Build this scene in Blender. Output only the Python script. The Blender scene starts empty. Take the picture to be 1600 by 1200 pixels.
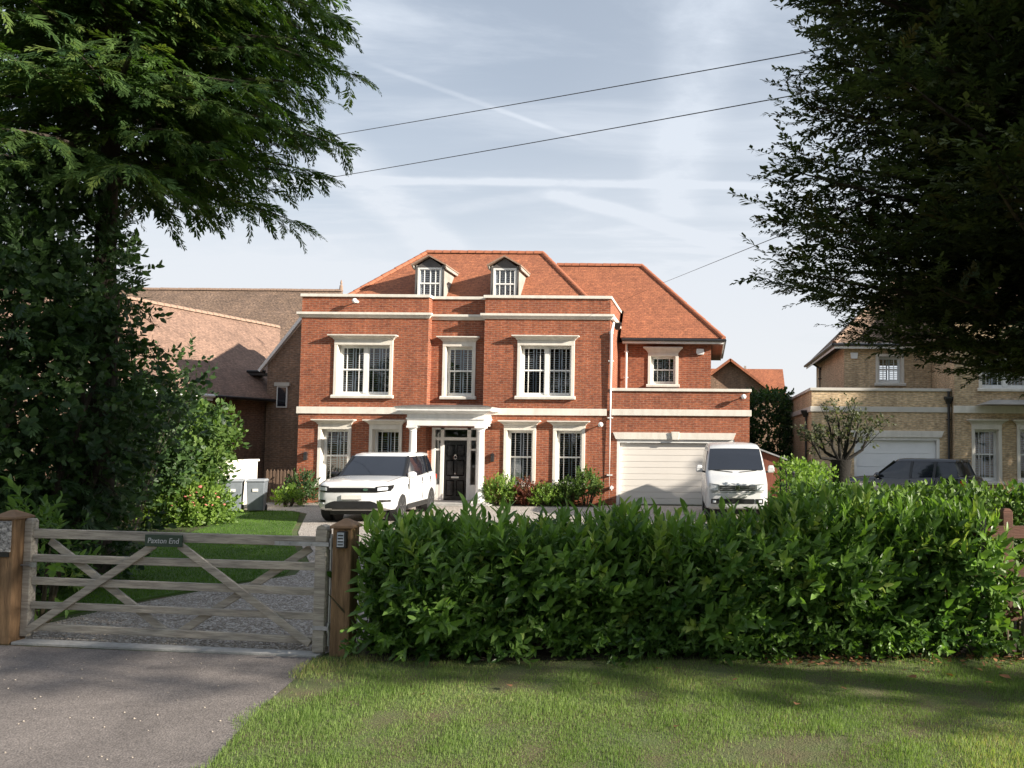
import bpy, bmesh, math, random
import numpy as np
from mathutils import Vector, Matrix

R = math.radians
random.seed(7)
rng = np.random.default_rng(11)
scene = bpy.context.scene
col = scene.collection

# ------------------------------------------------------------------ camera
cam_data = bpy.data.cameras.new("camera")
cam = bpy.data.objects.new("camera", cam_data)
col.objects.link(cam)
pitch, roll = R(3.0), 0.008
fwd = Vector((0, math.cos(pitch), math.sin(pitch)))
r0 = Vector((1, 0, 0)); u0 = Vector((0, -math.sin(pitch), math.cos(pitch)))
rx = r0 * math.cos(roll) + u0 * math.sin(roll)
ux = -r0 * math.sin(roll) + u0 * math.cos(roll)
M = Matrix((rx, ux, -fwd)).transposed().to_4x4()
M.translation = (0, 0, 2.15)
cam.matrix_world = M
cam_data.sensor_fit = 'HORIZONTAL'
cam_data.sensor_width = 36.0
cam_data.lens = 36.0 * 1300 / 1600
cam_data.shift_x = -(1105 - 800) / 1600
cam_data.shift_y = (622 - 600) / 1600
cam_data.clip_start = 0.05
cam_data.clip_end = 2000
scene.camera = cam

# ------------------------------------------------------------------ light
SUN_AZ, SUN_EL = R(71.5), R(19.8)          # azimuth from -Y (towards camera) to +X
sun_dir = Vector((math.cos(SUN_EL) * math.sin(SUN_AZ), -math.cos(SUN_EL) * math.cos(SUN_AZ), math.sin(SUN_EL)))
sd = bpy.data.lights.new("sun", 'SUN')
sd.energy = 5.0
sd.angle = R(0.6)
sd.color = (1.0, 0.91, 0.78)
so = bpy.data.objects.new("sun", sd)
so.rotation_euler = (-sun_dir).to_track_quat('-Z', 'Y').to_euler()
so.location = (30, -10, 20)
col.objects.link(so)

world = bpy.data.worlds.new("World")
scene.world = world
world.use_nodes = True
scene.view_settings.view_transform = 'Standard'
scene.view_settings.look = 'None'
scene.view_settings.exposure = 1.22
scene.view_settings.gamma = 1.0
scene.render.film_transparent = False
scene.cycles.max_bounces = 6
scene.cycles.diffuse_bounces = 3
scene.cycles.glossy_bounces = 3
scene.cycles.transmission_bounces = 4
scene.cycles.transparent_max_bounces = 8
scene.cycles.caustics_reflective = False
scene.cycles.caustics_refractive = False
world.cycles.sampling_method = 'MANUAL'
world.cycles.sample_map_resolution = 256


def build_world():
    nt = world.node_tree
    nt.nodes.clear()
    N, L = nt.nodes.new, nt.links.new
    out = N('ShaderNodeOutputWorld'); bg = N('ShaderNodeBackground')
    sky = N('ShaderNodeTexSky'); sky.sky_type = 'NISHITA'; sky.sun_disc = False
    sky.sun_elevation = SUN_EL
    sky.sun_rotation = math.atan2(sun_dir.x, sun_dir.y)
    sky.air_density = 1.0; sky.dust_density = 0.7; sky.ozone_density = 1.0; sky.altitude = 50
    tc = N('ShaderNodeTexCoord'); sep = N('ShaderNodeSeparateXYZ')
    L(tc.outputs['Generated'], sep.inputs[0])

    def m(op, a, b=None, c=None):
        n = N('ShaderNodeMath'); n.operation = op
        for i, v in enumerate((a, b, c)):
            if v is None: continue
            if isinstance(v, (int, float)): n.inputs[i].default_value = v
            else: L(v, n.inputs[i])
        return n.outputs[0]
    zc = m('MAXIMUM', sep.outputs[2], 0.0)
    den = m('ADD', zc, 0.09)
    u = m('DIVIDE', sep.outputs[0], den); v = m('DIVIDE', sep.outputs[1], den)
    comb = N('ShaderNodeCombineXYZ'); L(u, comb.inputs[0]); L(v, comb.inputs[1])

    def noise(scale, det, rough, sx, sy, rot, lo, hi, amp, off=0.0, dist=0.0):
        mp = N('ShaderNodeMapping'); mp.inputs['Scale'].default_value = (sx, sy, 1)
        mp.inputs['Rotation'].default_value = (0, 0, rot); mp.inputs['Location'].default_value = (off, off * .7, 0)
        L(comb.outputs[0], mp.inputs[0])
        n = N('ShaderNodeTexNoise'); n.inputs['Scale'].default_value = scale
        n.inputs['Detail'].default_value = det; n.inputs['Roughness'].default_value = rough
        n.inputs['Distortion'].default_value = dist
        L(mp.outputs[0], n.inputs[0])
        r = N('ShaderNodeMapRange'); r.interpolation_type = 'SMOOTHSTEP'
        r.inputs[1].default_value = lo; r.inputs[2].default_value = hi
        r.inputs[3].default_value = 0; r.inputs[4].default_value = amp
        L(n.outputs[0], r.inputs[0])
        return r.outputs[0]
    wisps = noise(0.75, 8, .62, 1.0, 2.4, R(25), .44, .80, .42, 1.3, .6)
    veil = noise(0.28, 4, .5, 1.0, 1.3, R(-20), .25, .72, .42, 4.1)
    wisps2 = noise(1.5, 7, .6, .5, 2.4, R(70), .52, .82, .25, 8.2, .4)
    wob = N('ShaderNodeTexNoise'); wob.inputs['Scale'].default_value = 1.3; wob.inputs['Detail'].default_value = 6
    L(comb.outputs[0], wob.inputs[0])
    wv = m('MULTIPLY', m('SUBTRACT', wob.outputs[0], .5), .34)
    puff = noise(6.0, 6, .62, 1, 1, 0.3, .30, .72, 1.0)
    # contrails: straight bands in the cloud plane
    trails = None
    for (x0, y0, x1, y1, w, amp) in CONTRAILS:
        dx, dy = x1 - x0, y1 - y0; ln = math.hypot(dx, dy); nx, ny = -dy / ln, dx / ln
        d = m('ABSOLUTE', m('ADD', m('ADD', m('MULTIPLY', u, nx), m('MULTIPLY', v, ny)), m('SUBTRACT', m('MULTIPLY', wv, w * 4), nx * x0 + ny * y0)))
        t = m('DIVIDE', m('ADD', m('ADD', m('MULTIPLY', u, dx / ln), m('MULTIPLY', v, dy / ln)), -(dx * x0 + dy * y0) / ln), ln)
        r = N('ShaderNodeMapRange'); r.interpolation_type = 'SMOOTHERSTEP'
        r.inputs[1].default_value = w; r.inputs[2].default_value = 0.0; r.inputs[3].default_value = 0; r.inputs[4].default_value = amp
        L(d, r.inputs[0])
        e = N('ShaderNodeMapRange'); e.interpolation_type = 'SMOOTHSTEP'
        e.inputs[1].default_value = .62; e.inputs[2].default_value = .42; e.inputs[3].default_value = 0; e.inputs[4].default_value = 1
        L(m('ABSOLUTE', m('SUBTRACT', t, .5)), e.inputs[0])
        k = m('MULTIPLY', m('MULTIPLY', r.outputs[0], e.outputs[0]), m('ADD', m('MULTIPLY', puff, .65), .4))
        trails = k if trails is None else m('ADD', trails, k)
    haze = m('POWER', m('SUBTRACT', 1.0, m('MINIMUM', m('MULTIPLY', zc, 1.45), 1.0)), 2.1)
    base = m('ADD', m('MULTIPLY', haze, .74), .32)
    f = m('ADD', base, m('ADD', wisps, m('ADD', veil, m('ADD', wisps2, trails))))
    f = m('MINIMUM', f, .97)
    cm = N('ShaderNodeMixRGB'); cm.inputs[1].default_value = CLOUD_COL; cm.inputs[2].default_value = HAZE_COL; L(haze, cm.inputs[0])
    mix = N('ShaderNodeMixRGB'); L(cm.outputs[0], mix.inputs[2])
    L(f, mix.inputs[0]); L(sky.outputs[0], mix.inputs[1])
    L(mix.outputs[0], bg.inputs[0])
    bg.inputs[1].default_value = 0.05
    L(bg.outputs[0], out.inputs[0])


CLOUD_COL = (6.4, 7.1, 8.1, 1)
HAZE_COL = (7.8, 7.85, 7.9, 1)
CONTRAILS = []


def _plane(px, py):
    d = rx * ((px - 1105) / 1300) - ux * ((py - 622) / 1300) + fwd
    d.normalize()
    return d.x / (d.z + .09), d.y / (d.z + .09)


# thin aircraft trails and streaks crossing the sky over the house (plane coordinates of the cloud layer)
for a, b, w, amp in (((430, 284), (1330, 297), .05, .6), ((600, 108), (900, 216), .02, .26), ((860, 298), (1120, 382), .09, .42),
                     ((470, 205), (720, 420), .18, .36), ((1120, -40), (1050, 330), .14, .34), ((700, 330), (920, 292), .07, .16), ((420, 70), (640, 10), .12, .18)):
    x0, y0 = _plane(*a); x1, y1 = _plane(*b)
    CONTRAILS.append((x0, y0, x1, y1, w, amp))
build_world()


# ------------------------------------------------------------------ materials
MATS = {}


def new_mat(name):
    m = bpy.data.materials.new(name); m.use_nodes = True
    nt = m.node_tree; nt.nodes.clear()
    out = nt.nodes.new('ShaderNodeOutputMaterial')
    MATS[name] = m
    return m, nt, out


def pm(name, base, rough=.6, var=.12, scale=6.0, bump=0.0, bscale=40.0, metal=0.0, spec=.5, base2=None, coat=0.0, stretch=(1, 1, 1), coord='Object', detail=5):
    """principled surface with noise-driven colour variation, roughness variation and fine relief"""
    m, nt, out = new_mat(name); N, L = nt.nodes.new, nt.links.new
    b = N('ShaderNodeBsdfPrincipled')
    tc = N('ShaderNodeTexCoord'); mp = N('ShaderNodeMapping'); mp.inputs['Scale'].default_value = stretch
    L(tc.outputs[coord], mp.inputs[0])
    n = N('ShaderNodeTexNoise'); n.inputs['Scale'].default_value = scale; n.inputs['Detail'].default_value = detail; n.inputs['Roughness'].default_value = .6
    L(mp.outputs[0], n.inputs[0])
    mr = N('ShaderNodeMapRange'); mr.inputs[1].default_value = .3; mr.inputs[2].default_value = .7
    L(n.outputs[0], mr.inputs[0])
    mix = N('ShaderNodeMixRGB')
    c1 = [max(0, c * (1 - var)) for c in base]; c2 = base2 if base2 else [min(1, c * (1 + var)) for c in base]
    mix.inputs[1].default_value = (*c1, 1); mix.inputs[2].default_value = (*c2, 1)
    L(mr.outputs[0], mix.inputs[0]); L(mix.outputs[0], b.inputs['Base Color'])
    rr = N('ShaderNodeMapRange'); rr.inputs[3].default_value = max(.02, rough - .06); rr.inputs[4].default_value = min(1, rough + .06)
    L(n.outputs[0], rr.inputs[0]); L(rr.outputs[0], b.inputs['Roughness'])
    b.inputs['Metallic'].default_value = metal
    b.inputs['Specular IOR Level'].default_value = spec
    b.inputs['Coat Weight'].default_value = coat
    if bump > 0:
        n2 = N('ShaderNodeTexNoise'); n2.inputs['Scale'].default_value = bscale; n2.inputs['Detail'].default_value = 4
        L(mp.outputs[0], n2.inputs[0])
        bp = N('ShaderNodeBump'); bp.inputs['Strength'].default_value = bump; bp.inputs['Distance'].default_value = .02
        L(n2.outputs[0], bp.inputs['Height']); L(bp.outputs[0], b.inputs['Normal'])
    L(b.outputs[0], out.inputs[0])
    return m


def course_mat(name, c1, c2, mortar, bw, rh, ms, bump, big_var=.25, tile=False, rough=.85, dark=None, speck=.35):
    """bricks or roof tiles in courses, laid out in world metres on any upright or sloping face"""
    m, nt, out = new_mat(name); N, L = nt.nodes.new, nt.links.new
    b = N('ShaderNodeBsdfPrincipled'); g = N('ShaderNodeNewGeometry')
    sp = N('ShaderNodeSeparateXYZ'); L(g.outputs['Position'], sp.inputs[0])
    sn = N('ShaderNodeSeparateXYZ'); L(g.outputs['True Normal'], sn.inputs[0])
    ab = N('ShaderNodeMath'); ab.operation = 'ABSOLUTE'; L(sn.outputs[0], ab.inputs[0])
    ab2 = N('ShaderNodeMath'); ab2.operation = 'ABSOLUTE'; L(sn.outputs[1], ab2.inputs[0])
    gt = N('ShaderNodeMath'); gt.operation = 'GREATER_THAN'; L(ab.outputs[0], gt.inputs[0]); L(ab2.outputs[0], gt.inputs[1])
    mx = N('ShaderNodeMix'); mx.data_type = 'FLOAT'; L(gt.outputs[0], mx.inputs[0]); L(sp.outputs[0], mx.inputs[2]); L(sp.outputs[1], mx.inputs[3])
    cb = N('ShaderNodeCombineXYZ'); L(mx.outputs[0], cb.inputs[0]); L(sp.outputs[2], cb.inputs[1])
    br = N('ShaderNodeTexBrick'); br.offset = .5
    br.inputs['Scale'].default_value = 1; br.inputs['Brick Width'].default_value = bw; br.inputs['Row Height'].default_value = rh
    br.inputs['Mortar Size'].default_value = ms; br.inputs['Mortar Smooth'].default_value = .2; br.inputs['Bias'].default_value = -.1
    br.inputs['Color1'].default_value = (*c1, 1); br.inputs['Color2'].default_value = (*c2, 1); br.inputs['Mortar'].default_value = (*mortar, 1)
    L(cb.outputs[0], br.inputs[0])
    n = N('ShaderNodeTexNoise'); n.inputs['Scale'].default_value = .9; n.inputs['Detail'].default_value = 6; n.inputs['Roughness'].default_value = .65
    L(g.outputs['Position'], n.inputs[0])
    mr = N('ShaderNodeMapRange'); mr.inputs[1].default_value = .3; mr.inputs[2].default_value = .7; mr.inputs[3].default_value = 1 - big_var; mr.inputs[4].default_value = 1 + big_var
    L(n.outputs[0], mr.inputs[0])
    # single odd bricks / tiles burnt darker or paler
    cs = N('ShaderNodeVectorMath'); cs.operation = 'DIVIDE'; cs.inputs[1].default_value = (bw, rh, 1); L(cb.outputs[0], cs.inputs[0])
    wn = N('ShaderNodeTexNoise'); wn.inputs['Scale'].default_value = 1.7; wn.inputs['Detail'].default_value = 1
    L(cs.outputs[0], wn.inputs[0])
    mr2 = N('ShaderNodeMapRange'); mr2.inputs[1].default_value = .28; mr2.inputs[2].default_value = .72; mr2.inputs[3].default_value = 1 - speck; mr2.inputs[4].default_value = 1 + speck
    L(wn.outputs[0], mr2.inputs[0])
    mu0 = N('ShaderNodeMath'); mu0.operation = 'MULTIPLY'; L(mr.outputs[0], mu0.inputs[0]); L(mr2.outputs[0], mu0.inputs[1])
    smp = N('ShaderNodeMapping'); smp.inputs['Scale'].default_value = (2.6, 2.6, .28); L(g.outputs['Position'], smp.inputs[0])
    sno = N('ShaderNodeTexNoise'); sno.inputs['Scale'].default_value = 1.6; sno.inputs['Detail'].default_value = 6; sno.inputs['Roughness'].default_value = .7; L(smp.outputs[0], sno.inputs[0])
    smr = N('ShaderNodeMapRange'); smr.inputs[1].default_value = .3; smr.inputs[2].default_value = .62; smr.inputs[3].default_value = .74; smr.inputs[4].default_value = 1.06; L(sno.outputs[0], smr.inputs[0])
    mu = N('ShaderNodeMath'); mu.operation = 'MULTIPLY'; L(mu0.outputs[0], mu.inputs[0]); L(smr.outputs[0], mu.inputs[1])
    vm = N('ShaderNodeVectorMath'); vm.operation = 'SCALE'; L(br.outputs[0], vm.inputs[0]); L(mu.outputs[0], vm.inputs['Scale'])
    L(vm.outputs[0], b.inputs['Base Color'])
    b.inputs['Roughness'].default_value = rough
    inv = N('ShaderNodeMath'); inv.operation = 'SUBTRACT'; inv.inputs[0].default_value = 1; L(br.outputs['Fac'], inv.inputs[1])
    hgt = inv.outputs[0]
    if tile:   # overlapping tiles: each course lifts towards its lower edge
        fr = N('ShaderNodeMath'); fr.operation = 'DIVIDE'; L(sp.outputs[2], fr.inputs[0]); fr.inputs[1].default_value = rh
        fx = N('ShaderNodeMath'); fx.operation = 'FRACT'; L(fr.outputs[0], fx.inputs[0])
        iv = N('ShaderNodeMath'); iv.operation = 'SUBTRACT'; iv.inputs[0].default_value = 1.0; L(fx.outputs[0], iv.inputs[1])
        ad = N('ShaderNodeMath'); ad.operation = 'MULTIPLY_ADD'; L(iv.outputs[0], ad.inputs[0]); ad.inputs[1].default_value = 1.5; L(hgt, ad.inputs[2])
        ad2 = N('ShaderNodeMath'); ad2.operation = 'MULTIPLY_ADD'; L(wn.outputs[0], ad2.inputs[0]); ad2.inputs[1].default_value = 1.2; L(ad.outputs[0], ad2.inputs[2])
        hgt = ad2.outputs[0]
    bp = N('ShaderNodeBump'); bp.inputs['Strength'].default_value = bump; bp.inputs['Distance'].default_value = .012
    L(hgt, bp.inputs['Height']); L(bp.outputs[0], b.inputs['Normal'])
    L(b.outputs[0], out.inputs[0])
    return m


def leaf_mat(name, dark, light, transl=.35, rough=.45, spec=.35, warm=None):
    m, nt, out = new_mat(name); N, L = nt.nodes.new, nt.links.new
    at = N('ShaderNodeAttribute'); at.attribute_name = 'var'
    rp = N('ShaderNodeValToRGB')
    rp.color_ramp.elements[0].position = .0; rp.color_ramp.elements[0].color = (*dark, 1)
    rp.color_ramp.elements[1].position = .85; rp.color_ramp.elements[1].color = (*light, 1)
    if warm:
        e = rp.color_ramp.elements.new(.97); e.color = (*warm, 1)
    L(at.outputs['Fac'], rp.inputs[0])
    b = N('ShaderNodeBsdfPrincipled'); b.inputs['Roughness'].default_value = rough; b.inputs['Specular IOR Level'].default_value = spec
    L(rp.outputs[0], b.inputs['Base Color'])
    tr = N('ShaderNodeBsdfTranslucent')
    vm = N('ShaderNodeVectorMath'); vm.operation = 'MULTIPLY'; vm.inputs[1].default_value = (1.5, 1.7, .6); L(rp.outputs[0], vm.inputs[0]); L(vm.outputs[0], tr.inputs[0])
    mx = N('ShaderNodeMixShader'); mx.inputs[0].default_value = transl
    L(b.outputs[0], mx.inputs[1]); L(tr.outputs[0], mx.inputs[2]); L(mx.outputs[0], out.inputs[0])
    return m


def glass_mat(name, tint=(.9, .93, .95), refl=1.0, dark=0.0):
    m, nt, out = new_mat(name); N, L = nt.nodes.new, nt.links.new
    tr = N('ShaderNodeBsdfTransparent'); tr.inputs[0].default_value = (*tint, 1)
    gl = N('ShaderNodeBsdfGlossy'); gl.inputs['Roughness'].default_value = .02; gl.inputs[0].default_value = (refl, refl, refl, 1)
    tc = N('ShaderNodeTexCoord'); n = N('ShaderNodeTexNoise'); n.inputs['Scale'].default_value = 1.7; L(tc.outputs['Object'], n.inputs[0])
    bp = N('ShaderNodeBump'); bp.inputs['Strength'].default_value = .05; bp.inputs['Distance'].default_value = .05; L(n.outputs[0], bp.inputs['Height'])
    L(bp.outputs[0], gl.inputs['Normal'])
    fr = N('ShaderNodeFresnel'); fr.inputs[0].default_value = 1.5
    ad = N('ShaderNodeMath'); ad.operation = 'MULTIPLY_ADD'; ad.inputs[1].default_value = 1.4; ad.inputs[2].default_value = .01; L(fr.outputs[0], ad.inputs[0])
    mx = N('ShaderNodeMixShader'); L(ad.outputs[0], mx.inputs[0]); L(tr.outputs[0], mx.inputs[1]); L(gl.outputs[0], mx.inputs[2])
    L(mx.outputs[0], out.inputs[0])
    return m


course_mat('brick_red', (.32, .095, .041), (.222, .061, .030), (.30, .18, .125), .225, .075, .008, .6, .18, speck=.32)
course_mat('brick_buff', (.56, .41, .245), (.44, .31, .185), (.52, .43, .31), .225, .075, .008, .5, .2)
course_mat('brick_brown', (.26, .155, .10), (.19, .12, .085), (.26, .20, .15), .225, .075, .009, .5, .2)
course_mat('tile_red', (.355, .125, .058), (.275, .093, .046), (.19, .066, .036), .165, .072, .005, .7, .16, True, .85, None, .26)
course_mat('tile_brown', (.265, .165, .12), (.20, .125, .093), (.19, .12, .09), .165, .072, .005, .7, .18, True, .85, None, .28)
course_mat('tile_old', (.22, .145, .10), (.17, .115, .085), (.10, .07, .05), .165, .085, .007, .8, .2, True, .9, None, .45)
pm('ridge_red', (.34, .12, .06), .8, .2, 8, .3, 60)
pm('ridge_brown', (.28, .19, .14), .85, .2, 8, .3, 60)
pm('stone', (.64, .60, .53), .75, .06, 2.5, .15, 60, base2=(.74, .70, .63), stretch=(2.2, 2.2, .5))
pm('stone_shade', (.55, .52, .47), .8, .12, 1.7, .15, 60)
pm('white_paint', (.74, .73, .70), .4, .06, 3, .03, 30, base2=(.82, .81, .79), stretch=(2, 2, .5))
pm('white_upvc', (.82, .83, .84), .3, .03, 2)
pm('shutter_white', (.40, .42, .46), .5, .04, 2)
pm('garage_white', (.70, .66, .61), .5, .035, .8, .03, 12)
pm('lead', (.10, .092, .088), .6, .25, 3, .1, 20)
pm('lead_pale', (.33, .31, .28), .6, .2, 3, .1, 20)
pm('gutter_black', (.02, .02, .022), .35, .2, 5)
pm('door_black', (.012, .012, .013), .22, .2, 4, spec=.6)
pm('chrome', (.75, .75, .76), .18, .05, 5, metal=1)
pm('galvanised', (.42, .44, .46), .42, .18, 14, .1, 40, metal=.8)
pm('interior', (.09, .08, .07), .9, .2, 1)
pm('interior_floor', (.05, .035, .025), .7, .2, 1)
pm('wood_gate', (.28, .25, .215), .85, .25, 7, .5, 26, base2=(.50, .45, .38), stretch=(.5, 5, 5), detail=8)
pm('wood_post', (.15, .085, .042), .85, .3, 6, .5, 24, base2=(.31, .19, .10), stretch=(4, 4, .45), detail=8)
pm('wood_cap', (.22, .135, .08), .8, .25, 5, .3, 20)
pm('wood_fence', (.10, .045, .03), .85, .3, 5, .35, 22, stretch=(.5, 4, 4))
pm('wood_shed', (.17, .05, .028), .8, .3, 4, .3, 20, stretch=(4, 4, .5))
pm('wood_picket', (.14, .09, .06), .85, .3, 4, .3, 20, stretch=(4, 4, .5))
pm('felt', (.30, .30, .31), .9, .2, 8, .3, 90)
pm('bark', (.055, .042, .032), .95, .4, 9, .8, 22, stretch=(1, 1, .25))
pm('bark_pale', (.10, .075, .05), .95, .4, 9, .8, 22, stretch=(1, 1, .3))
pm('bark_dark', (.012, .010, .008), .95, .4, 9, .8, 22)
pm('twig', (.07, .055, .03), .9, .3, 9)
pm('car_white', (.70, .71, .72), .16, .01, 1, coat=.6)
pm('van_white', (.56, .565, .57), .26, .02, 1.5, coat=.3)
pm('car_navy', (.012, .014, .022), .12, .1, 1, coat=.8)
pm('car_glass', (.013, .016, .024), .035, .1, 1, spec=.8)
pm('black_trim', (.015, .015, .016), .4, .2, 8)
pm('black_gloss', (.012, .012, .013), .12, .1, 3)
pm('mesh_grille', (.02, .02, .023), .35, .3, 40, .4, 60)
pm('tyre', (.018, .018, .019), .8, .2, 20, .1, 50)
pm('alloy', (.30, .31, .33), .3, .1, 5, metal=.9)
pm('lamp_lens', (.62, .65, .69), .1, .15, 25, .4, 60)
pm('tail_lamp', (.42, .03, .012), .15, .1, 20)
pm('plate_white', (.62, .61, .58), .4, .05, 5)
pm('skid_metal', (.16, .15, .14), .4, .1, 8)
pm('badge', (.05, .10, .07), .3, .1, 10)
pm('seat_red', (.22, .06, .03), .8, .2, 5)
pm('bin_grey', (.15, .17, .195), .45, .1, 6, .05, 40)
pm('bin_lid', (.26, .28, .30), .45, .1, 6, .05, 40)
pm('sign_green', (.025, .05, .033), .45, .15, 6)
pm('sign_ink', (.42, .44, .46), .5, .1, 8)
pm('keypad_face', (.42, .46, .52), .4, .15, 20)
pm('cable', (.03, .03, .033), .6, .1, 2)
pm('render_white', (.80, .76, .69), .85, .06, 2, .2, 30)
pm('concrete', (.36, .35, .335), .9, .2, 7, .35, 60)
pm('soil', (.05, .036, .025), 1.0, .4, 6, .8, 30)
pm('flint', (.30, .29, .29), .8, .9, 34, .8, 40, base2=(.55, .53, .52))
pm('bloom_pink', (.60, .18, .16), .6, .3, 8)
pm('pebble', (.40, .35, .30), .9, .35, 3)
pm('lamp_globe', (.80, .80, .78), .3, .03, 3)
pm('brass', (.55, .45, .28), .3, .1, 5, metal=.9)
glass_mat('glass')

leaf_mat('laurel', (.036, .088, .020), (.20, .33, .08), .34, .36, .4, (.30, .37, .10))
leaf_mat('hedge_far', (.035, .08, .018), (.13, .21, .045), .3, .5)
leaf_mat('cypress', (.024, .056, .020), (.088, .15, .042), .36, .6, .25, (.12, .16, .04))
leaf_mat('spruce', (.024, .038, .022), (.080, .10, .044), .32, .65, .2, (.05, .042, .018))
leaf_mat('yew', (.018, .044, .017), (.064, .115, .038), .3, .5, .35, (.06, .12, .03))
leaf_mat('shrub_lime', (.06, .12, .02), (.20, .30, .06), .4, .5)
leaf_mat('shrub_mid', (.03, .07, .016), (.12, .19, .045), .35, .5)
leaf_mat('shrub_red', (.09, .03, .025), (.22, .08, .05), .3, .5)
leaf_mat('silver_leaf', (.045, .055, .03), (.11, .12, .07), .3, .6)
leaf_mat('dry_stalk', (.22, .14, .07), (.42, .28, .15), .2, .8)
leaf_mat('grass_blade', (.095, .17, .034), (.275, .355, .125), .4, .6, .2, (.42, .36, .19))
leaf_mat('lawn_blade', (.04, .10, .012), (.12, .22, .03), .4, .6, .2)
leaf_mat('dead_leaf', (.13, .05, .025), (.38, .19, .10), .2, .7)


def ground_mats():
    # rough verge turf over soil
    m, nt, out = new_mat('turf'); N, L = nt.nodes.new, nt.links.new
    b = N('ShaderNodeBsdfPrincipled'); b.inputs['Roughness'].default_value = 1; g = N('ShaderNodeNewGeometry')
    n1 = N('ShaderNodeTexNoise'); n1.inputs['Scale'].default_value = 1.1; n1.inputs['Detail'].default_value = 7; n1.inputs['Roughness'].default_value = .65; L(g.outputs['Position'], n1.inputs[0])
    n2 = N('ShaderNodeTexNoise'); n2.inputs['Scale'].default_value = 45; n2.inputs['Detail'].default_value = 4; L(g.outputs['Position'], n2.inputs[0])
    r1 = N('ShaderNodeValToRGB'); e = r1.color_ramp.elements
    e[0].position = .36; e[0].color = (.15, .10, .062, 1); e[1].position = .50; e[1].color = (.075, .10, .03, 1)
    x = e.new(.7); x.color = (.10, .14, .04, 1)
    L(n1.outputs[0], r1.inputs[0])
    mr = N('ShaderNodeMapRange'); mr.inputs[1].default_value = .3; mr.inputs[2].default_value = .7; mr.inputs[3].default_value = .45; mr.inputs[4].default_value = 1.35; L(n2.outputs[0], mr.inputs[0])
    vm = N('ShaderNodeVectorMath'); vm.operation = 'SCALE'; L(r1.outputs[0], vm.inputs[0]); L(mr.outputs[0], vm.inputs['Scale']); L(vm.outputs[0], b.inputs['Base Color'])
    bp = N('ShaderNodeBump'); bp.inputs['Strength'].default_value = .7; bp.inputs['Distance'].default_value = .03; L(n2.outputs[0], bp.inputs['Height']); L(bp.outputs[0], b.inputs['Normal'])
    L(b.outputs[0], out.inputs[0])
    # worn tarmac with pale grit
    m, nt, out = new_mat('tarmac'); N, L = nt.nodes.new, nt.links.new
    b = N('ShaderNodeBsdfPrincipled'); b.inputs['Roughness'].default_value = .9; g = N('ShaderNodeNewGeometry')
    n1 = N('ShaderNodeTexNoise'); n1.inputs['Scale'].default_value = .8; n1.inputs['Detail'].default_value = 6; L(g.outputs['Position'], n1.inputs[0])
    r1 = N('ShaderNodeValToRGB'); e = r1.color_ramp.elements
    e[0].position = .32; e[0].color = (.155, .135, .127, 1); e[1].position = .68; e[1].color = (.255, .222, .206, 1); L(n1.outputs[0], r1.inputs[0])
    n1.inputs['Scale'].default_value = 1.3; n1.inputs['Roughness'].default_value = .7; n1.inputs['Distortion'].default_value = .6
    v = N('ShaderNodeTexVoronoi'); v.inputs['Scale'].default_value = 70; L(g.outputs['Position'], v.inputs[0])
    mr = N('ShaderNodeMapRange'); mr.inputs[1].default_value = .0; mr.inputs[2].default_value = .8; mr.inputs[3].default_value = 1.25; mr.inputs[4].default_value = .6; L(v.outputs['Distance'], mr.inputs[0])
    n3 = N('ShaderNodeTexNoise'); n3.inputs['Scale'].default_value = 26; n3.inputs['Detail'].default_value = 5; n3.inputs['Roughness'].default_value = .7; L(g.outputs['Position'], n3.inputs[0])
    mr3 = N('ShaderNodeMapRange'); mr3.inputs[1].default_value = .3; mr3.inputs[2].default_value = .75; mr3.inputs[3].default_value = .75; mr3.inputs[4].default_value = 1.3; L(n3.outputs[0], mr3.inputs[0])
    mm = N('ShaderNodeMath'); mm.operation = 'MULTIPLY'; L(mr.outputs[0], mm.inputs[0]); L(mr3.outputs[0], mm.inputs[1])
    vm = N('ShaderNodeVectorMath'); vm.operation = 'SCALE'; L(r1.outputs[0], vm.inputs[0]); L(mm.outputs[0], vm.inputs['Scale']); L(vm.outputs[0], b.inputs['Base Color'])
    bp = N('ShaderNodeBump'); bp.inputs['Strength'].default_value = .5; bp.inputs['Distance'].default_value = .008; L(mm.outputs[0], bp.inputs['Height']); L(bp.outputs[0], b.inputs['Normal'])
    L(b.outputs[0], out.inputs[0])
    # pale gravel bed
    m, nt, out = new_mat('gravel_bed'); N, L = nt.nodes.new, nt.links.new
    b = N('ShaderNodeBsdfPrincipled'); b.inputs['Roughness'].default_value = .95; g = N('ShaderNodeNewGeometry')
    v = N('ShaderNodeTexVoronoi'); v.inputs['Scale'].default_value = 32; L(g.outputs['Position'], v.inputs[0])
    hs = N('ShaderNodeSeparateColor'); L(v.outputs['Color'], hs.inputs[0])
    mx = N('ShaderNodeMixRGB'); mx.inputs[1].default_value = (.38, .33, .29, 1); mx.inputs[2].default_value = (.72, .66, .60, 1); L(hs.outputs[0], mx.inputs[0])
    mr = N('ShaderNodeMapRange'); mr.inputs[1].default_value = .1; mr.inputs[2].default_value = .6; mr.inputs[3].default_value = 1.1; mr.inputs[4].default_value = .55; L(v.outputs['Distance'], mr.inputs[0])
    vm = N('ShaderNodeVectorMath'); vm.operation = 'SCALE'; L(mx.outputs[0], vm.inputs[0]); L(mr.outputs[0], vm.inputs['Scale']); L(vm.outputs[0], b.inputs['Base Color'])
    iv = N('ShaderNodeMath'); iv.operation = 'SUBTRACT'; iv.inputs[0].default_value = 1; L(v.outputs['Distance'], iv.inputs[1])
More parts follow.
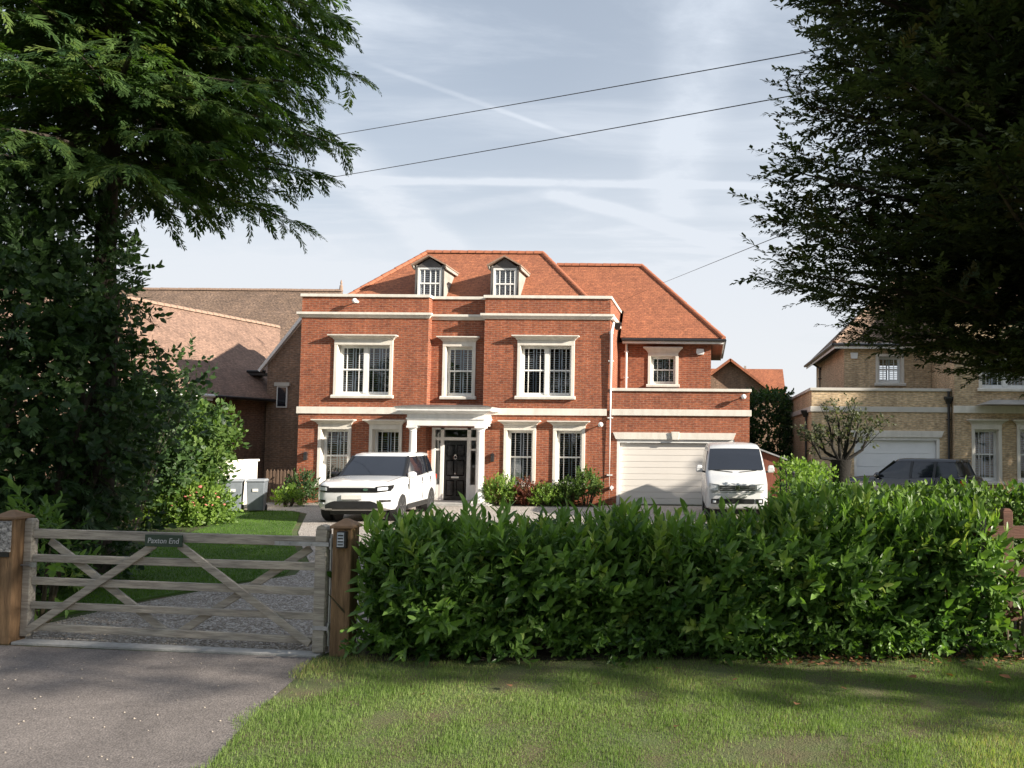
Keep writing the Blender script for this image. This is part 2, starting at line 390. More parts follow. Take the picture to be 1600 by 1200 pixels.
    bp = N('ShaderNodeBump'); bp.inputs['Strength'].default_value = .8; bp.inputs['Distance'].default_value = .02; L(iv.outputs[0], bp.inputs['Height']); L(bp.outputs[0], b.inputs['Normal'])
    L(b.outputs[0], out.inputs[0])
    pm('thatch', (.17, .125, .07), 1.0, .3, 2.2, .8, 70, coord='Object', base2=(.10, .135, .045))
    pm('lawn', (.06, .125, .018), 1.0, .25, 3, .6, 60, coord='Object', base2=(.085, .155, .022))


ground_mats()


# ------------------------------------------------------------------ mesh helpers
class MB:
    def __init__(s): s.v = []; s.f = []; s.m = []

    def add(s, vs, fs, mi=0):
        o = len(s.v); s.v += [tuple(p) for p in vs]; s.f += [tuple(i + o for i in f) for f in fs]; s.m += [mi] * len(fs); return s

    def box(s, x0, x1, y0, y1, z0, z1, mi=0):
        return s.add([(x0, y0, z0), (x1, y0, z0), (x1, y1, z0), (x0, y1, z0), (x0, y0, z1), (x1, y0, z1), (x1, y1, z1), (x0, y1, z1)],
                     [(0, 3, 2, 1), (4, 5, 6, 7), (0, 1, 5, 4), (1, 2, 6, 5), (2, 3, 7, 6), (3, 0, 4, 7)], mi)

    def frus(s, a, b, mi=0):
        """solid between two level rectangles a, b = (x0,x1,y0,y1,z)"""
        q = lambda r: [(r[0], r[2], r[4]), (r[1], r[2], r[4]), (r[1], r[3], r[4]), (r[0], r[3], r[4])]
        return s.add(q(a) + q(b), [(0, 3, 2, 1), (4, 5, 6, 7), (0, 1, 5, 4), (1, 2, 6, 5), (2, 3, 7, 6), (3, 0, 4, 7)], mi)

    def prism(s, pts, d, mi=0):
        """polygon pts (3d, planar) extruded by vector d"""
        n = len(pts); d = Vector(d)
        vs = [Vector(p) for p in pts] + [Vector(p) + d for p in pts]
        return s.add(vs, [tuple(range(n))[::-1], tuple(range(n, 2 * n))] + [(i, (i + 1) % n, n + (i + 1) % n, n + i) for i in range(n)], mi)

    def bar(s, p, q, w, h, up=(0, 0, 1), mi=0):
        p, q = Vector(p), Vector(q); d = (q - p).normalized(); up = Vector(up)
        sd_ = d.cross(up).normalized(); u_ = sd_.cross(d).normalized()
        a = sd_ * w / 2; b = u_ * h / 2
        vs = [p - a - b, p + a - b, p + a + b, p - a + b, q - a - b, q + a - b, q + a + b, q - a + b]
        return s.add(vs, [(0, 1, 2, 3), (4, 7, 6, 5), (0, 4, 5, 1), (1, 5, 6, 2), (2, 6, 7, 3), (3, 7, 4, 0)], mi)

    def tube(s, pts, rads, n=8, mi=0, cap=True):
        pts = [Vector(p) for p in pts]; rings = []; o = len(s.v)
        if not hasattr(rads, '__len__'): rads = [rads] * len(pts)
        ref = None
        for i, p in enumerate(pts):
            t = (pts[min(i + 1, len(pts) - 1)] - pts[max(i - 1, 0)]).normalized()
            if ref is None: ref = Vector((0, 0, 1)) if abs(t.z) < .9 else Vector((1, 0, 0))
            a = t.cross(ref).normalized(); b = t.cross(a).normalized(); ref = b.cross(t) if False else ref
            for k in range(n):
                an = 2 * math.pi * k / n
                s.v.append(tuple(p + (a * math.cos(an) + b * math.sin(an)) * rads[i]))
        for i in range(len(pts) - 1):
            for k in range(n):
                s.f.append((o + i * n + k, o + i * n + (k + 1) % n, o + (i + 1) * n + (k + 1) % n, o + (i + 1) * n + k)); s.m.append(mi)
        if cap:
            s.f.append(tuple(o + k for k in range(n))); s.f.append(tuple(o + (len(pts) - 1) * n + k for k in range(n))[::-1]); s.m += [mi, mi]
        return s

    def lathe(s, prof, c=(0, 0, 0), n=20, mi=0, axis='Z'):
        o = len(s.v)
        for r_, z in prof:
            for k in range(n):
                an = 2 * math.pi * k / n; x, y = r_ * math.cos(an), r_ * math.sin(an)
                p = (x, y, z) if axis == 'Z' else ((z, x, y) if axis == 'X' else (x, z, y))
                s.v.append((p[0] + c[0], p[1] + c[1], p[2] + c[2]))
        for i in range(len(prof) - 1):
            for k in range(n):
                s.f.append((o + i * n + k, o + i * n + (k + 1) % n, o + (i + 1) * n + (k + 1) % n, o + (i + 1) * n + k)); s.m.append(mi)
        s.f.append(tuple(o + k for k in range(n))[::-1]); s.f.append(tuple(o + (len(prof) - 1) * n + k for k in range(n))); s.m += [mi, mi]
        return s

    def build(s, name, mats, parent=None, origin=None, smooth=False, bevel=0, angle=40):
        if isinstance(mats, str): mats = [mats]
        if origin is None: origin = parent.get('_o', (0, 0, 0)) if parent else (0, 0, 0)
        me = bpy.data.meshes.new(name)
        me.from_pydata([(x - origin[0], y - origin[1], z - origin[2]) for x, y, z in s.v], [], s.f)
        for k in mats: me.materials.append(MATS[k])
        if len(mats) > 1: me.polygons.foreach_set('material_index', s.m)
        bm = bmesh.new(); bm.from_mesh(me); bmesh.ops.recalc_face_normals(bm, faces=bm.faces); bm.to_mesh(me); bm.free()
        if smooth:
            me.polygons.foreach_set('use_smooth', [True] * len(me.polygons))
            try: me.set_sharp_from_angle(angle=R(angle))
            except Exception: pass
        me.update()
        o = bpy.data.objects.new(name, me); col.objects.link(o)
        o['_o'] = tuple(origin)
        if parent: o.parent = parent
        else: o.location = origin
        if bevel:
            bv = o.modifiers.new('bevel', 'BEVEL'); bv.width = bevel; bv.segments = 2; bv.limit_method = 'ANGLE'
        return o


def tag(o, label=None, cat=None, group=None, kind=None):
    if label: o['label'] = label
    if cat: o['category'] = cat
    if group: o['group'] = group
    if kind: o['kind'] = kind
    return o


def root(name, loc, rz=0, label=None, cat=None, group=None, local=False):
    o = bpy.data.objects.new(name, None); o.empty_display_size = .3; col.objects.link(o)
    o.location = loc; o.rotation_euler = (0, 0, rz)
    o['_o'] = (0, 0, 0) if local else tuple(loc)
    return tag(o, label, cat, group)


def np_mesh(name, V, T, mat, parent=None, var=None, origin=None, smooth=False):
    """triangle mesh from numpy arrays, with a per-vertex 'var' value for leaf-to-leaf colour"""
    if origin is None: origin = parent.get('_o', (0, 0, 0)) if parent else (0, 0, 0)
    me = bpy.data.meshes.new(name)
    V = np.asarray(V, np.float32) - np.asarray(origin, np.float32); T = np.asarray(T, np.int32)
    me.vertices.add(len(V)); me.vertices.foreach_set('co', V.ravel())
    me.loops.add(T.size); me.loops.foreach_set('vertex_index', T.ravel())
    me.polygons.add(len(T)); me.polygons.foreach_set('loop_start', np.arange(0, T.size, 3, dtype=np.int32))
    me.polygons.foreach_set('loop_total', np.full(len(T), 3, np.int32))
    if smooth: me.polygons.foreach_set('use_smooth', np.ones(len(T), bool))
    if var is not None:
        a = me.attributes.new('var', 'FLOAT', 'POINT'); a.data.foreach_set('value', np.asarray(var, np.float32))
    me.update(calc_edges=True)
    me.materials.append(MATS[mat])
    o = bpy.data.objects.new(name, me); col.objects.link(o); o['_o'] = tuple(origin)
    if parent: o.parent = parent
    else: o.location = origin
    return o


def nrm(a): return a / np.maximum(np.linalg.norm(a, axis=-1, keepdims=True), 1e-9)


def inst(tv, tt, pos, dirs, up, scale, var):
    """copies of template (tv, tt): local x along dirs, z near up"""
    d = nrm(np.asarray(dirs, float)); s = nrm(np.cross(up, d)); n = np.cross(d, s)
    sc = np.asarray(scale, float); sc = sc[:, None, None] if sc.ndim == 1 else sc[:, None, :]
    L_ = tv[None] * sc
    V = L_[..., 0:1] * d[:, None] + L_[..., 1:2] * s[:, None] + L_[..., 2:3] * n[:, None] + np.asarray(pos)[:, None]
    T = tt[None] + (np.arange(len(pos)) * len(tv))[:, None, None]
    return V.reshape(-1, 3), T.reshape(-1, 3), np.repeat(var, len(tv))


def cat(parts):
    Vs, Ts, Cs = [], [], []; o = 0
    for V, T, C in parts:
        Vs.append(V); Ts.append(T + o); Cs.append(C); o += len(V)
    return np.concatenate(Vs), np.concatenate(Ts), np.concatenate(Cs)


# leaf templates -----------------------------------------------------
def t_leaf(w=.36, fold=.10, droop=.12):
    v = np.array([(0, 0, 0), (.35, w / 2, fold), (.35, -w / 2, fold), (.42, 0, 0.02), (.75, w * .36, fold * .6 - droop * .5), (.75, -w * .36, fold * .6 - droop * .5), (1, 0, -droop)], float)
    t = np.array([(0, 3, 1), (0, 2, 3), (3, 4, 1), (3, 6, 4), (3, 2, 5), (3, 5, 6)])
    return v, t


def t_frond(n=8, wid=.42, ang=38, droop=.16, bw=.055, seed=0, zj=.05):
    """flat feathery spray along local x: uneven tapering branchlets either side of a thin axis"""
    v = []; t = []; r = random.Random(seed)
    for i in range(n):
        for s in (-1, 1):
            u = .04 + .92 * (i + r.uniform(-.4, .4)) / n; u = max(.0, u)
            ln = wid * (1 - .68 * u) * r.uniform(.55, 1.25)
            b = len(v); a = R(ang - 10 * u + r.uniform(-14, 14))
            dx, dy = math.cos(a) * ln, math.sin(a) * ln * s
            z = -droop * u * u; z2 = -droop * (u + dx) ** 2 + r.uniform(-zj, zj * .6); w = bw * r.uniform(.7, 1.4)
            v += [(u - w * .3, 0, z), (u + dx * .5 + w, dy * .5 - s * w * .5, (z + z2) / 2), (u + dx * .5 - w * .8, dy * .5 + s * w * .6, (z + z2) / 2 + .02), (u + dx, dy, z2)]
            t += [(b, b + 1, b + 2), (b + 1, b + 3, b + 2)]
    b = len(v); v += [(0, -.012, 0), (0, .012, 0), (1.05, 0, -droop * 1.1)]; t += [(b, b + 1, b + 2)]
    return np.array(v, float), np.array(t)


def t_sprig(n, leaf, lean=52, L=1.0, leafl=.42, seed=0, whorl=False):
    """a stem carrying n alternate leaves; local x is the stem direction"""
    r = np.random.default_rng(seed); lv, lt = leaf; Vs = []; Ts = []; o = 0
    for i in range(n):
        u = .12 + .88 * i / (n - 1); az = i * 2.4 + r.uniform(-.4, .4); le = R(lean * (1.15 - .75 * u) + r.uniform(-9, 9))
        d = np.array([[math.cos(le), math.sin(le) * math.cos(az), math.sin(le) * math.sin(az)]])
        upv = np.array([[1, 0, 0]]) - d * d[0, 0]
        V, T, _ = inst(lv, lt, np.array([[u * L, 0, 0]]), d, upv + 1e-3, np.array([leafl * r.uniform(.75, 1.15)]), np.zeros(1))
        Vs.append(V); Ts.append(T + o); o += len(V)
    Vs.append(np.array([(0, -.01, 0), (0, .01, 0), (L, 0, 0)])); Ts.append(np.array([(o, o + 1, o + 2)]))
    return np.concatenate(Vs), np.concatenate(Ts)


def rand_dirs(n):
    return nrm(rng.normal(size=(n, 3)))

# ================================================================== SETTING
def sheet(name, pts, z, mat, thick=0.0):
    b = MB()
    if thick: b.prism([(x, y, z - thick) for x, y in pts], (0, 0, thick))
    else: b.add([(x, y, z) for x, y in pts], [tuple(range(len(pts)))])
    return tag(b.build(name, mat), kind='structure')


sheet('ground', [(-260, -60), (260, -60), (260, 420), (-260, 420)], 0, 'turf')
sheet('road', [(-120, -7.5), (120, -7.5), (120, 1.6), (-120, 1.6)], .004, 'tarmac')
# tarmac apron from the road to the gate, its right edge curving out over the verge
edge = [(-3.84, 8.27), (-3.68, 7.5), (-3.50, 6.7), (-3.36, 6.0), (-3.22, 5.4), (-3.0, 4.4), (-2.6, 3.2), (-2.0, 1.61)]
edge = [(x + .035 * math.sin(i * 2.1), y) for i, (x, y) in enumerate(edge)]
sheet('tarmac_apron', edge + [(-9.6, 1.61), (-8.6, 4.4), (-8.0, 6.8), (-7.3, 8.66)], .008, 'tarmac')
drive = [(-3.8, 8.42), (-7.25, 8.86), (-7.55, 9.6), (-7.35, 10.8), (-6.9, 12.2), (-6.45, 13.2), (-6.9, 14.6), (-8.1, 16.8), (-9.3, 19.1), (-10.4, 21.6),
         (-11.4, 23.9), (-12.2, 24.75), (-13.9, 24.9), (-14.6, 27.9), (1.7, 27.9), (2.0, 25), (1.6, 14), (-1.0, 11.6), (-3.0, 9.8)]
sheet('gravel_drive', drive, .010, 'gravel_bed')
lawn_pts = [(-7.62, 9.2), (-7.75, 9.8), (-7.5, 10.8), (-7.03, 12.2), (-6.62, 13.2), (-7.05, 14.6), (-8.25, 16.8), (-9.45, 19.1), (-10.55, 21.6),
            (-11.55, 23.8), (-12.3, 24.55), (-14.3, 24.7), (-15.2, 20), (-14.8, 12), (-12, 9.2)]
sheet('lawn', lawn_pts, .030, 'lawn', .028)
sheet('verge', edge[:6] + [(-3.0, 4.4), (-2.6, 3.2), (-2.0, 1.61), (14, 1.61), (14, 9.5), (6.2, 9.0), (3.4, 8.5), (-3.45, 8.12)], .006, 'thatch')
sheet('hedge_bed', [(-3.45, 8.12), (3.4, 8.5), (6.2, 9.0), (6, 10.3), (-3.3, 9.6)], .014, 'soil')
sheet('flower_bed', [(-7.3, 27.05), (-3.45, 27.05), (-3.45, 27.95), (-7.3, 27.95)], .018, 'soil')
sheet('shrub_bed', [(-14.9, 9.4), (-9.2, 9.6), (-9.4, 12.5), (-11.2, 17.6), (-12.0, 20.4), (-14.2, 21.5)], .036, 'soil')
# concrete threshold under the gate
b = MB(); b.prism([(-7.16, 8.70, 0), (-3.80, 8.27, 0), (-3.79, 8.43, 0), (-7.15, 8.86, 0)], (0, 0, .03)); tag(b.build('threshold_strip', 'concrete', bevel=.006), kind='structure')

# ================================================================== HOUSES
def wall_front(b, x0, x1, z0, z1, y0, y1, holes, mi=0):
    """solid wall y0..y1 with rectangular openings (x0,x1,z0,z1)"""
    xs = sorted({x0, x1, *[h[0] for h in holes], *[h[1] for h in holes]})
    for xa, xb in zip(xs, xs[1:]):
        if xb - xa < 1e-5: continue
        hs = sorted([h for h in holes if h[0] < xb - 1e-6 and h[1] > xa + 1e-6], key=lambda h: h[2])
        z = z0
        for h in hs:
            if h[2] > z + 1e-6: b.box(xa, xb, y0, y1, z, h[2], mi)
            z = max(z, h[3])
        if z < z1 - 1e-6: b.box(xa, xb, y0, y1, z, z1, mi)
    return b


def band(b, segs, proj, z0, z1, mi=0, taper=None):
    """moulding along front faces: segs = (x0, x1, y); optional taper = projection at the bottom"""
    for (x0, x1, y) in segs:
        if taper is None: b.box(x0, x1, y - proj, y + .02, z0, z1, mi)
        else: b.frus((x0, x1, y - taper, y + .02, z0), (x0, x1, y - proj, y + .02, z1), mi)


TILT = random.Random(4)


def sash_window(house, xl, xr, zb, zt, Y, lights=1, hood=True, mat='stone', bars=True, shutter=True, hood_h=.16, frieze=.17, jamb=.11, label=None, closed=False):
    top = zt - hood_h - frieze
    b = MB()
    b.box(xl, xl + jamb, Y - .05, Y + .28, zb + .11, top); b.box(xr - jamb, xr, Y - .05, Y + .28, zb + .11, top)
    b.box(xl, xr, Y - .055, Y + .28, top, top + frieze)
    w = b.build('window', mat, house, bevel=.008)
    if label: w['label'] = label
    if hood:
        h = MB(); z = top + frieze
        h.frus((xl - .01, xr + .01, Y - .07, Y + .02, z), (xl - .05, xr + .05, Y - .11, Y + .02, z + hood_h * .35))
        h.frus((xl - .05, xr + .05, Y - .11, Y + .02, z + hood_h * .35), (xl - .15, xr + .15, Y - .24, Y + .02, z + hood_h * .78))
        h.box(xl - .16, xr + .16, Y - .25, Y + .02, z + hood_h * .78, z + hood_h)
        h.build('hood', mat, w)
    s = MB(); s.frus((xl - .05, xr + .05, Y - .12, Y + .1, zb), (xl - .05, xr + .05, Y - .13, Y + .1, zb + .07)); s.frus((xl - .05, xr + .05, Y - .13, Y + .1, zb + .07), (xl - .05, xr + .05, Y - .07, Y + .1, zb + .11)); s.box(xl + .051, xr - .051, Y + .1, Y + .28, zb + .04, zb + .109)
    s.build('sill', mat, w, bevel=.006)
    # painted timber
    f = MB(); x0, x1 = xl + jamb, xr - jamb; z0, z1 = zb + .11, top; yf = Y + .20
    f.box(x0, x0 + .05, yf, yf + .07, z0, z1); f.box(x1 - .05, x1, yf, yf + .07, z0, z1)
    f.box(x0 + .05, x1 - .05, yf, yf + .07, z0, z0 + .06); f.box(x0 + .05, x1 - .05, yf, yf + .07, z1 - .05, z1)
    cells = []
    if lights == 1: cells.append((x0 + .05, x1 - .05))
    else:
        c = (x0 + x1) / 2; f.box(c - .07, c + .07, yf - .02, yf + .07, z0 + .06, z1 - .05); cells += [(x0 + .05, c - .07), (c + .07, x1 - .05)]
    zm = (z0 + z1) / 2 + .03
    panes = []
    for (a, e) in cells:
        za, ze = z0 + .06, z1 - .05
        f.box(a, a + .035, yf + .02, yf + .06, za, ze); f.box(e - .035, e, yf + .02, yf + .06, za, ze)
        f.box(a + .035, e - .035, yf + .02, yf + .06, za, za + .06); f.box(a + .035, e - .035, yf + .02, yf + .06, ze - .035, ze)
        f.box(a + .035, e - .035, yf + .012, yf + .06, zm - .025, zm + .025)
        if bars:
            for t in (.2, .8):
                xb = a + .035 + (e - a - .07) * t
                f.box(xb - .012, xb + .012, yf + .024, yf + .055, za + .06, ze - .035)
        panes += [(a + .035, e - .035, za + .06, zm - .025), (a + .035, e - .035, zm + .025, ze - .035)]
    f.build('frame', 'white_paint', w)
    for (a, e, za, ze) in panes:
        tx, tz = TILT.uniform(-.006, .006), TILT.uniform(-.006, .006); p = MB(); p.add([(a, yf + .042 - tx - tz, za), (e, yf + .042 + tx - tz, za), (e, yf + .042 + tx + tz, ze), (a, yf + .042 - tx + tz, ze)], [(0, 1, 2, 3)]); p.build('pane', 'glass', w)
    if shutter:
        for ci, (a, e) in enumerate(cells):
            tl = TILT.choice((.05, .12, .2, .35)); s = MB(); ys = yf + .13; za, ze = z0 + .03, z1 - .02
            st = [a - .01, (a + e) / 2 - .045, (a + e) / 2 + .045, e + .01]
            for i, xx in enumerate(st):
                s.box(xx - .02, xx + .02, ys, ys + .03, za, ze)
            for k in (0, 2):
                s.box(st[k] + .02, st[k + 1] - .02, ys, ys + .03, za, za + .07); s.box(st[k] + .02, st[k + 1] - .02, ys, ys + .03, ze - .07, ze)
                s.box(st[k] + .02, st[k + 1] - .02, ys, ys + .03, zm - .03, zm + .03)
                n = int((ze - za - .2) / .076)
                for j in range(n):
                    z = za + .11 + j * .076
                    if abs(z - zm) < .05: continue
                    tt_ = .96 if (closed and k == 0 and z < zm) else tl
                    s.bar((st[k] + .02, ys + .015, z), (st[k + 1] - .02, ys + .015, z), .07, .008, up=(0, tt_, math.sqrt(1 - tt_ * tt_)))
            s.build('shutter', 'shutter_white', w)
    return w


def hole(xl, xr, zb, zt, hood_h=.16, frieze=.17): return (xl + .05, xr - .05, zb + .03, zt - hood_h - .05)


def ridge_run(parent, p, q, mat, r=.1, n=None, seg=.3):
    p, q = Vector(p), Vector(q); ln = (q - p).length; n = n or max(1, int(ln / seg)); d = (q - p) / n
    # one half-round tile mesh shared by the whole run
    t = d.normalized(); a = t.cross(Vector((0, 0, 1))).normalized(); up = a.cross(t).normalized()
    me = None
    for i in range(n):
        c = p + d * i
        if me is None:
            b = MB(); vs = []
            for e, rr in ((0, r * 1.05), (1.06, r * .95)):
                for k in range(7):
                    an = math.pi * (k / 6) * 1.1 - .05 * math.pi
                    vs.append(c + d * e + a * math.cos(an) * rr + up * math.sin(an) * rr - up * r * .45)
            b.add(vs, [(k, k + 1, 8 + k, 7 + k) for k in range(6)] + [tuple(range(7))[::-1], tuple(range(7, 14))])
            o = b.build('ridge_tile', mat, parent, smooth=True); me = o
        else:
            o2 = me.copy(); col.objects.link(o2); o2.parent = parent
            o2.location = me.location + d * i + Vector((0, 0, random.uniform(-.006, .006)))


def globe_light(house, x, y, z):
    b = MB(); b.lathe([(.05, 0), (.05, .03), (.02, .04), (.02, .17)][::-1], (0, 0, 0), 12, axis='Y')
    b.v = [(vx + x, y - vy, vz + z) for vx, vy, vz in b.v]
    o = b.build('wall_light', 'white_paint', house, smooth=True)
    g = MB(); g.lathe([(.012, -.085), (.05, -.07), (.078, -.035), (.085, 0), (.078, .035), (.05, .07), (.012, .085)], (x, y - .23, z), 16); g.build('globe', 'lamp_globe', o, smooth=True)
    return o


def pipe_run(house, pts, r, mat, name='downpipe', hopper=None):
    b = MB(); b.tube(pts, r, 10)
    for p in pts[1:-1]: b.lathe([(r * 1.25, -.05), (r * 1.25, .05)], p, 10)
    o = b.build(name, mat, house, smooth=True)
    z0, z1 = pts[-1][2], pts[-2][2]; k = MB(); n = max(2, int(abs(z1 - z0) / 1.6))
    for i in range(n):
        z = z0 + (z1 - z0) * (i + .5) / n; x, y = pts[-1][0], pts[-1][1]; k.box(x - r * 1.7, x + r * 1.7, y - r * .5, y + r * 1.3, z - .02, z + .02)
    k.build('bracket', mat, o)
    if hopper:
        h = MB(); x, y, z = hopper; h.frus((x - .06, x + .06, y - .06, y + .07, z - .12), (x - .14, x + .14, y - .14, y + .07, z + .06)); h.box(x - .15, x + .15, y - .15, y + .07, z + .06, z + .12)
        h.build('hopper', 'gutter_black', o)
    return o


def red_house():
    H = root('brick_house', (-8.6, 28, 0), label='large red brick house with stone window surrounds, dormers and a white garage door', cat='house')
    Y = 28.0; YC = 28.34
    xL, xa, xb, xR = -13.75, -9.45, -7.55, -3.30
    W = dict(W1=(-12.60, -10.62, 3.52, 5.65, Y, 2), W2=(-9.05, -7.92, 3.52, 5.66, YC, 1), W3=(-6.42, -4.49, 3.53, 5.68, Y, 2),
             G1=(-13.06, -11.95, .52, 2.80, Y, 1), G2=(-11.34, -10.24, .52, 2.80, Y, 1), G3=(-6.82, -5.74, .52, 2.81, Y, 1), G4=(-5.17, -4.09, .52, 2.81, Y, 1))
    hl = {k: hole(*v[:4]) for k, v in W.items()}
    b = MB()
    wall_front(b, xL, xa, 0, 6.95, Y, 28.6, [hl['W1'], hl['G1'], hl['G2']])
    wall_front(b, xa, xb, 0, 6.95, YC, 28.6, [hl['W2'], (-9.36, -7.73, 0, 2.56)])
    wall_front(b, xb, xR, 0, 6.95, Y, 28.6, [hl['W3'], hl['G3'], hl['G4']])
    b.box(xL, xL + .3, 28.6, 34.5, 0, 6.95); b.box(xR - .3, xR, 28.6, 34.5, 0, 6.95); b.box(xL + .3, xR - .3, 34.2, 34.5, 0, 6.95)
    b.build('wall', 'brick_red', H)
    b = MB(); b.box(xL + .31, xR - .31, 28.61, 34.19, 6.48, 6.6); b.box(xL + .31, xR - .31, 28.61, 34.19, 2.9, 3.1); b.box(xL + .31, xR - .31, 28.61, 34.19, .02, .06)
    b.box(-9.6, -9.5, 28.62, 34.18, .07, 2.89); b.box(-7.5, -7.4, 28.62, 34.18, .07, 2.89)
    b.build('floor_slab', 'interior', H)
    segs = [(xL, xa, Y), (xa, xb, YC), (xb, xR, Y)]
    # coping, cornice and string course step back with the recessed middle bay
    b = MB(); ov = .05
    for (x0, x1, y) in segs: b.box(x0 - (ov if x0 == xL else 0) - (0 if x0 != xb else ov), x1 + (ov if x1 == xR else 0) + (ov if x1 == xa else 0), y - .06, y + .36, 6.95, 7.05)
    b.box(xL - ov, xL + .34, 28.36, 34.55, 6.95, 7.05); b.box(xR - .34, xR + ov, 28.36, 34.55, 6.95, 7.05); b.box(xL + .34, xR - .34, 34.15, 34.55, 6.95, 7.05)
    b.build('coping', 'stone', H, bevel=.01)
    b = MB()
    for (x0, x1, y) in segs:
        e0 = .11 if x0 == xL else (.11 if x0 == xb else -.0); e1 = .11 if x1 in (xR, xa) else -.0
        b.frus((x0 - e0 * .3, x1 + e1 * .3, y - .04, y + .02, 6.24), (x0 - e0, x1 + e1, y - .11, y + .02, 6.34)); b.box(x0 - e0 - .02, x1 + e1 + .02, y - .13, y + .02, 6.34, 6.42)
    b.box(xR + .002, xR + .12, Y + .02, 30.4, 6.26, 6.42); b.box(xL - .12, xL - .002, Y + .02, 34.4, 6.26, 6.42)
    b.build('cornice', 'stone', H, bevel=.008)
    b = MB()
    b.box(xL - .06, xa + .06, Y - .06, Y + .02, 2.99, 3.22); b.box(xb - .06, xR - .075, Y - .06, Y + .02, 2.99, 3.22); b.box(xL - .06, xL - .002, Y + .02, 33, 2.99, 3.22)
    b.build('string_course', 'stone', H, bevel=.01)
    for k, v in W.items():
        sash_window(H, *v[:4], v[4], v[5], closed=(k in ('G3',)))
    # ---- portico
    P = MB(); x0, x1 = -9.78, -7.26; yf = 27.12
    P.box(x0, x1, yf, YC - .003, 2.60, 2.80); P.box(x0 - .03, x1 + .03, yf - .03, YC - .003, 2.80, 2.86); P.box(x0 + .0, x1, yf, YC - .003, 2.86, 2.98)
    P.frus((x0 - .03, x1 + .03, yf - .03, YC - .003, 2.98), (x0 - .18, x1 + .18, yf - .18, YC - .003, 3.08)); P.box(x0 - .27, x1 + .27, yf - .27, Y - .003, 3.08, 3.14)
    P.frus((x0 - .27, x1 + .27, yf - .27, Y - .003, 3.14), (x0 - .33, x1 + .33, yf - .33, Y - .003, 3.21))
    po = P.build('portico', 'white_paint', H, bevel=.006)
    b = MB(); b.frus((x0 - .34, x1 + .34, yf - .34, Y - .004, 3.213), (x0 + .2, x1 - .2, yf + .3, Y - .004, 3.30)); b.build('lead_roof', 'lead', po)
    for cx in (-9.62, -7.40):
        c = MB(); cy = yf + .15
        prof = [(.19, .12), (.19, .20), (.17, .22), (.175, .27), (.14, .31), (.132, .5), (.13, 1.0), (.12, 1.7), (.108, 2.40), (.125, 2.42), (.11, 2.45), (.15, 2.51), (.16, 2.53)]
        c.lathe(prof, (cx, cy, 0), 24); c.box(cx - .17, cx + .17, cy - .17, cy + .17, 2.53, 2.598); c.box(cx - .21, cx + .21, cy - .21, cy + .21, .10, .16)
        c.build('column', 'white_paint', po, smooth=True)
        q = MB(); q.box(cx - .12, cx + .12, YC - .08, YC - .004, .14, 2.598); q.box(cx - .15, cx + .15, YC - .10, YC - .004, 2.45, 2.53); q.box(cx - .15, cx + .15, YC - .1, YC - .004, .1, .25)
        q.build('pilaster', 'white_paint', po)
    b = MB(); b.box(-10.0, -7.0, 26.9, YC - .01, .012, .055); b.box(-9.9, -7.1, 27.0, YC - .012, .055, .098); b.build('step', 'concrete', H, bevel=.012)
    # ---- front door
    D = MB(); yd = YC + .06
    D.box(-8.94, -8.16, yd, yd + .05, .10, 2.12)
    for (xx0, xx1) in ((-8.86, -8.59), (-8.51, -8.24)):
        for (z0, z1) in ((.24, .78), (.92, 1.46), (1.58, 1.98)):
            D.frus((xx0, xx1, yd - .0, yd + .01, z0), (xx0, xx1, yd - .0, yd + .01, z1)); D.box(xx0 + .03, xx1 - .03, yd - .016, yd + .002, z0 + .03, z1 - .03)
    door = D.build('front_door', 'door_black', H, bevel=.006)
    k = MB(); k.lathe([(.012, 0), (.034, .012), (.036, .03), (.02, .05)], (0, 0, 0), 14, axis='Y'); k.v = [(x - 8.55, yd - y, z + 1.0) for x, y, z in k.v]; k.build('door_knob', 'chrome', door, smooth=True)
    k = MB(); k.box(-8.68, -8.42, yd - .02, yd - .001, .84, .90); k.build('letterbox', 'chrome', door, bevel=.004)
    k = MB(); k.tube([(-8.55 + .05 * math.sin(a), yd - .035, 1.55 - .06 * math.cos(a)) for a in np.linspace(0, 2 * math.pi, 13)], .009, 6); k.lathe([(.03, -.02), (.03, .02)], (-8.55, yd - .012, 1.63), 10, axis='Z'); k.build('knocker', 'chrome', door, smooth=True)
    F = MB()   # frame with sidelights and fanlight
    zt = 2.56
    F.box(-9.355, -9.24, YC + .0, yd + .09, .10, zt); F.box(-9.06, -8.945, YC + .01, yd + .09, .10, zt); F.box(-8.155, -8.03, YC + .01, yd + .09, .10, zt); F.box(-7.85, -7.735, YC, yd + .09, .10, zt)
    F.box(-9.24, -7.85, YC + .01, yd + .09, zt - .07, zt - .002)
    for (a, e) in ((-9.24, -9.06), (-8.945, -8.155), (-8.03, -7.85)): F.box(a, e, YC + .012, yd + .09, 2.13, 2.23)
    for (a, e) in ((-9.24, -9.06), (-8.03, -7.85)): F.box(a, e, YC + .02, yd + .09, .10, .62); F.box(a, e, YC + .03, yd + .09, 1.78, 1.84)
    fr = F.build('door_frame', 'white_paint', H)
    for (a, e, z0, z1) in ((-9.24, -9.06, .62, 1.78), (-9.24, -9.06, 1.84, 2.13), (-9.24, -9.06, 2.23, 2.49), (-8.945, -8.155, 2.23, 2.49), (-8.03, -7.85, .62, 1.78), (-8.03, -7.85, 1.84, 2.13), (-8.03, -7.85, 2.23, 2.49)):
        p = MB(); p.add([(a, yd + .03, z0), (e, yd + .03, z0), (e, yd + .03, z1), (a, yd + .03, z1)], [(0, 1, 2, 3)]); p.build('pane', 'glass', fr)
    # ---- main roof
    xl, xr, y0, y1, ze, zr = -13.30, -3.75, 28.72, 33.92, 6.66, 9.26
    rl, rr, yr = -10.70, -6.30, 31.32
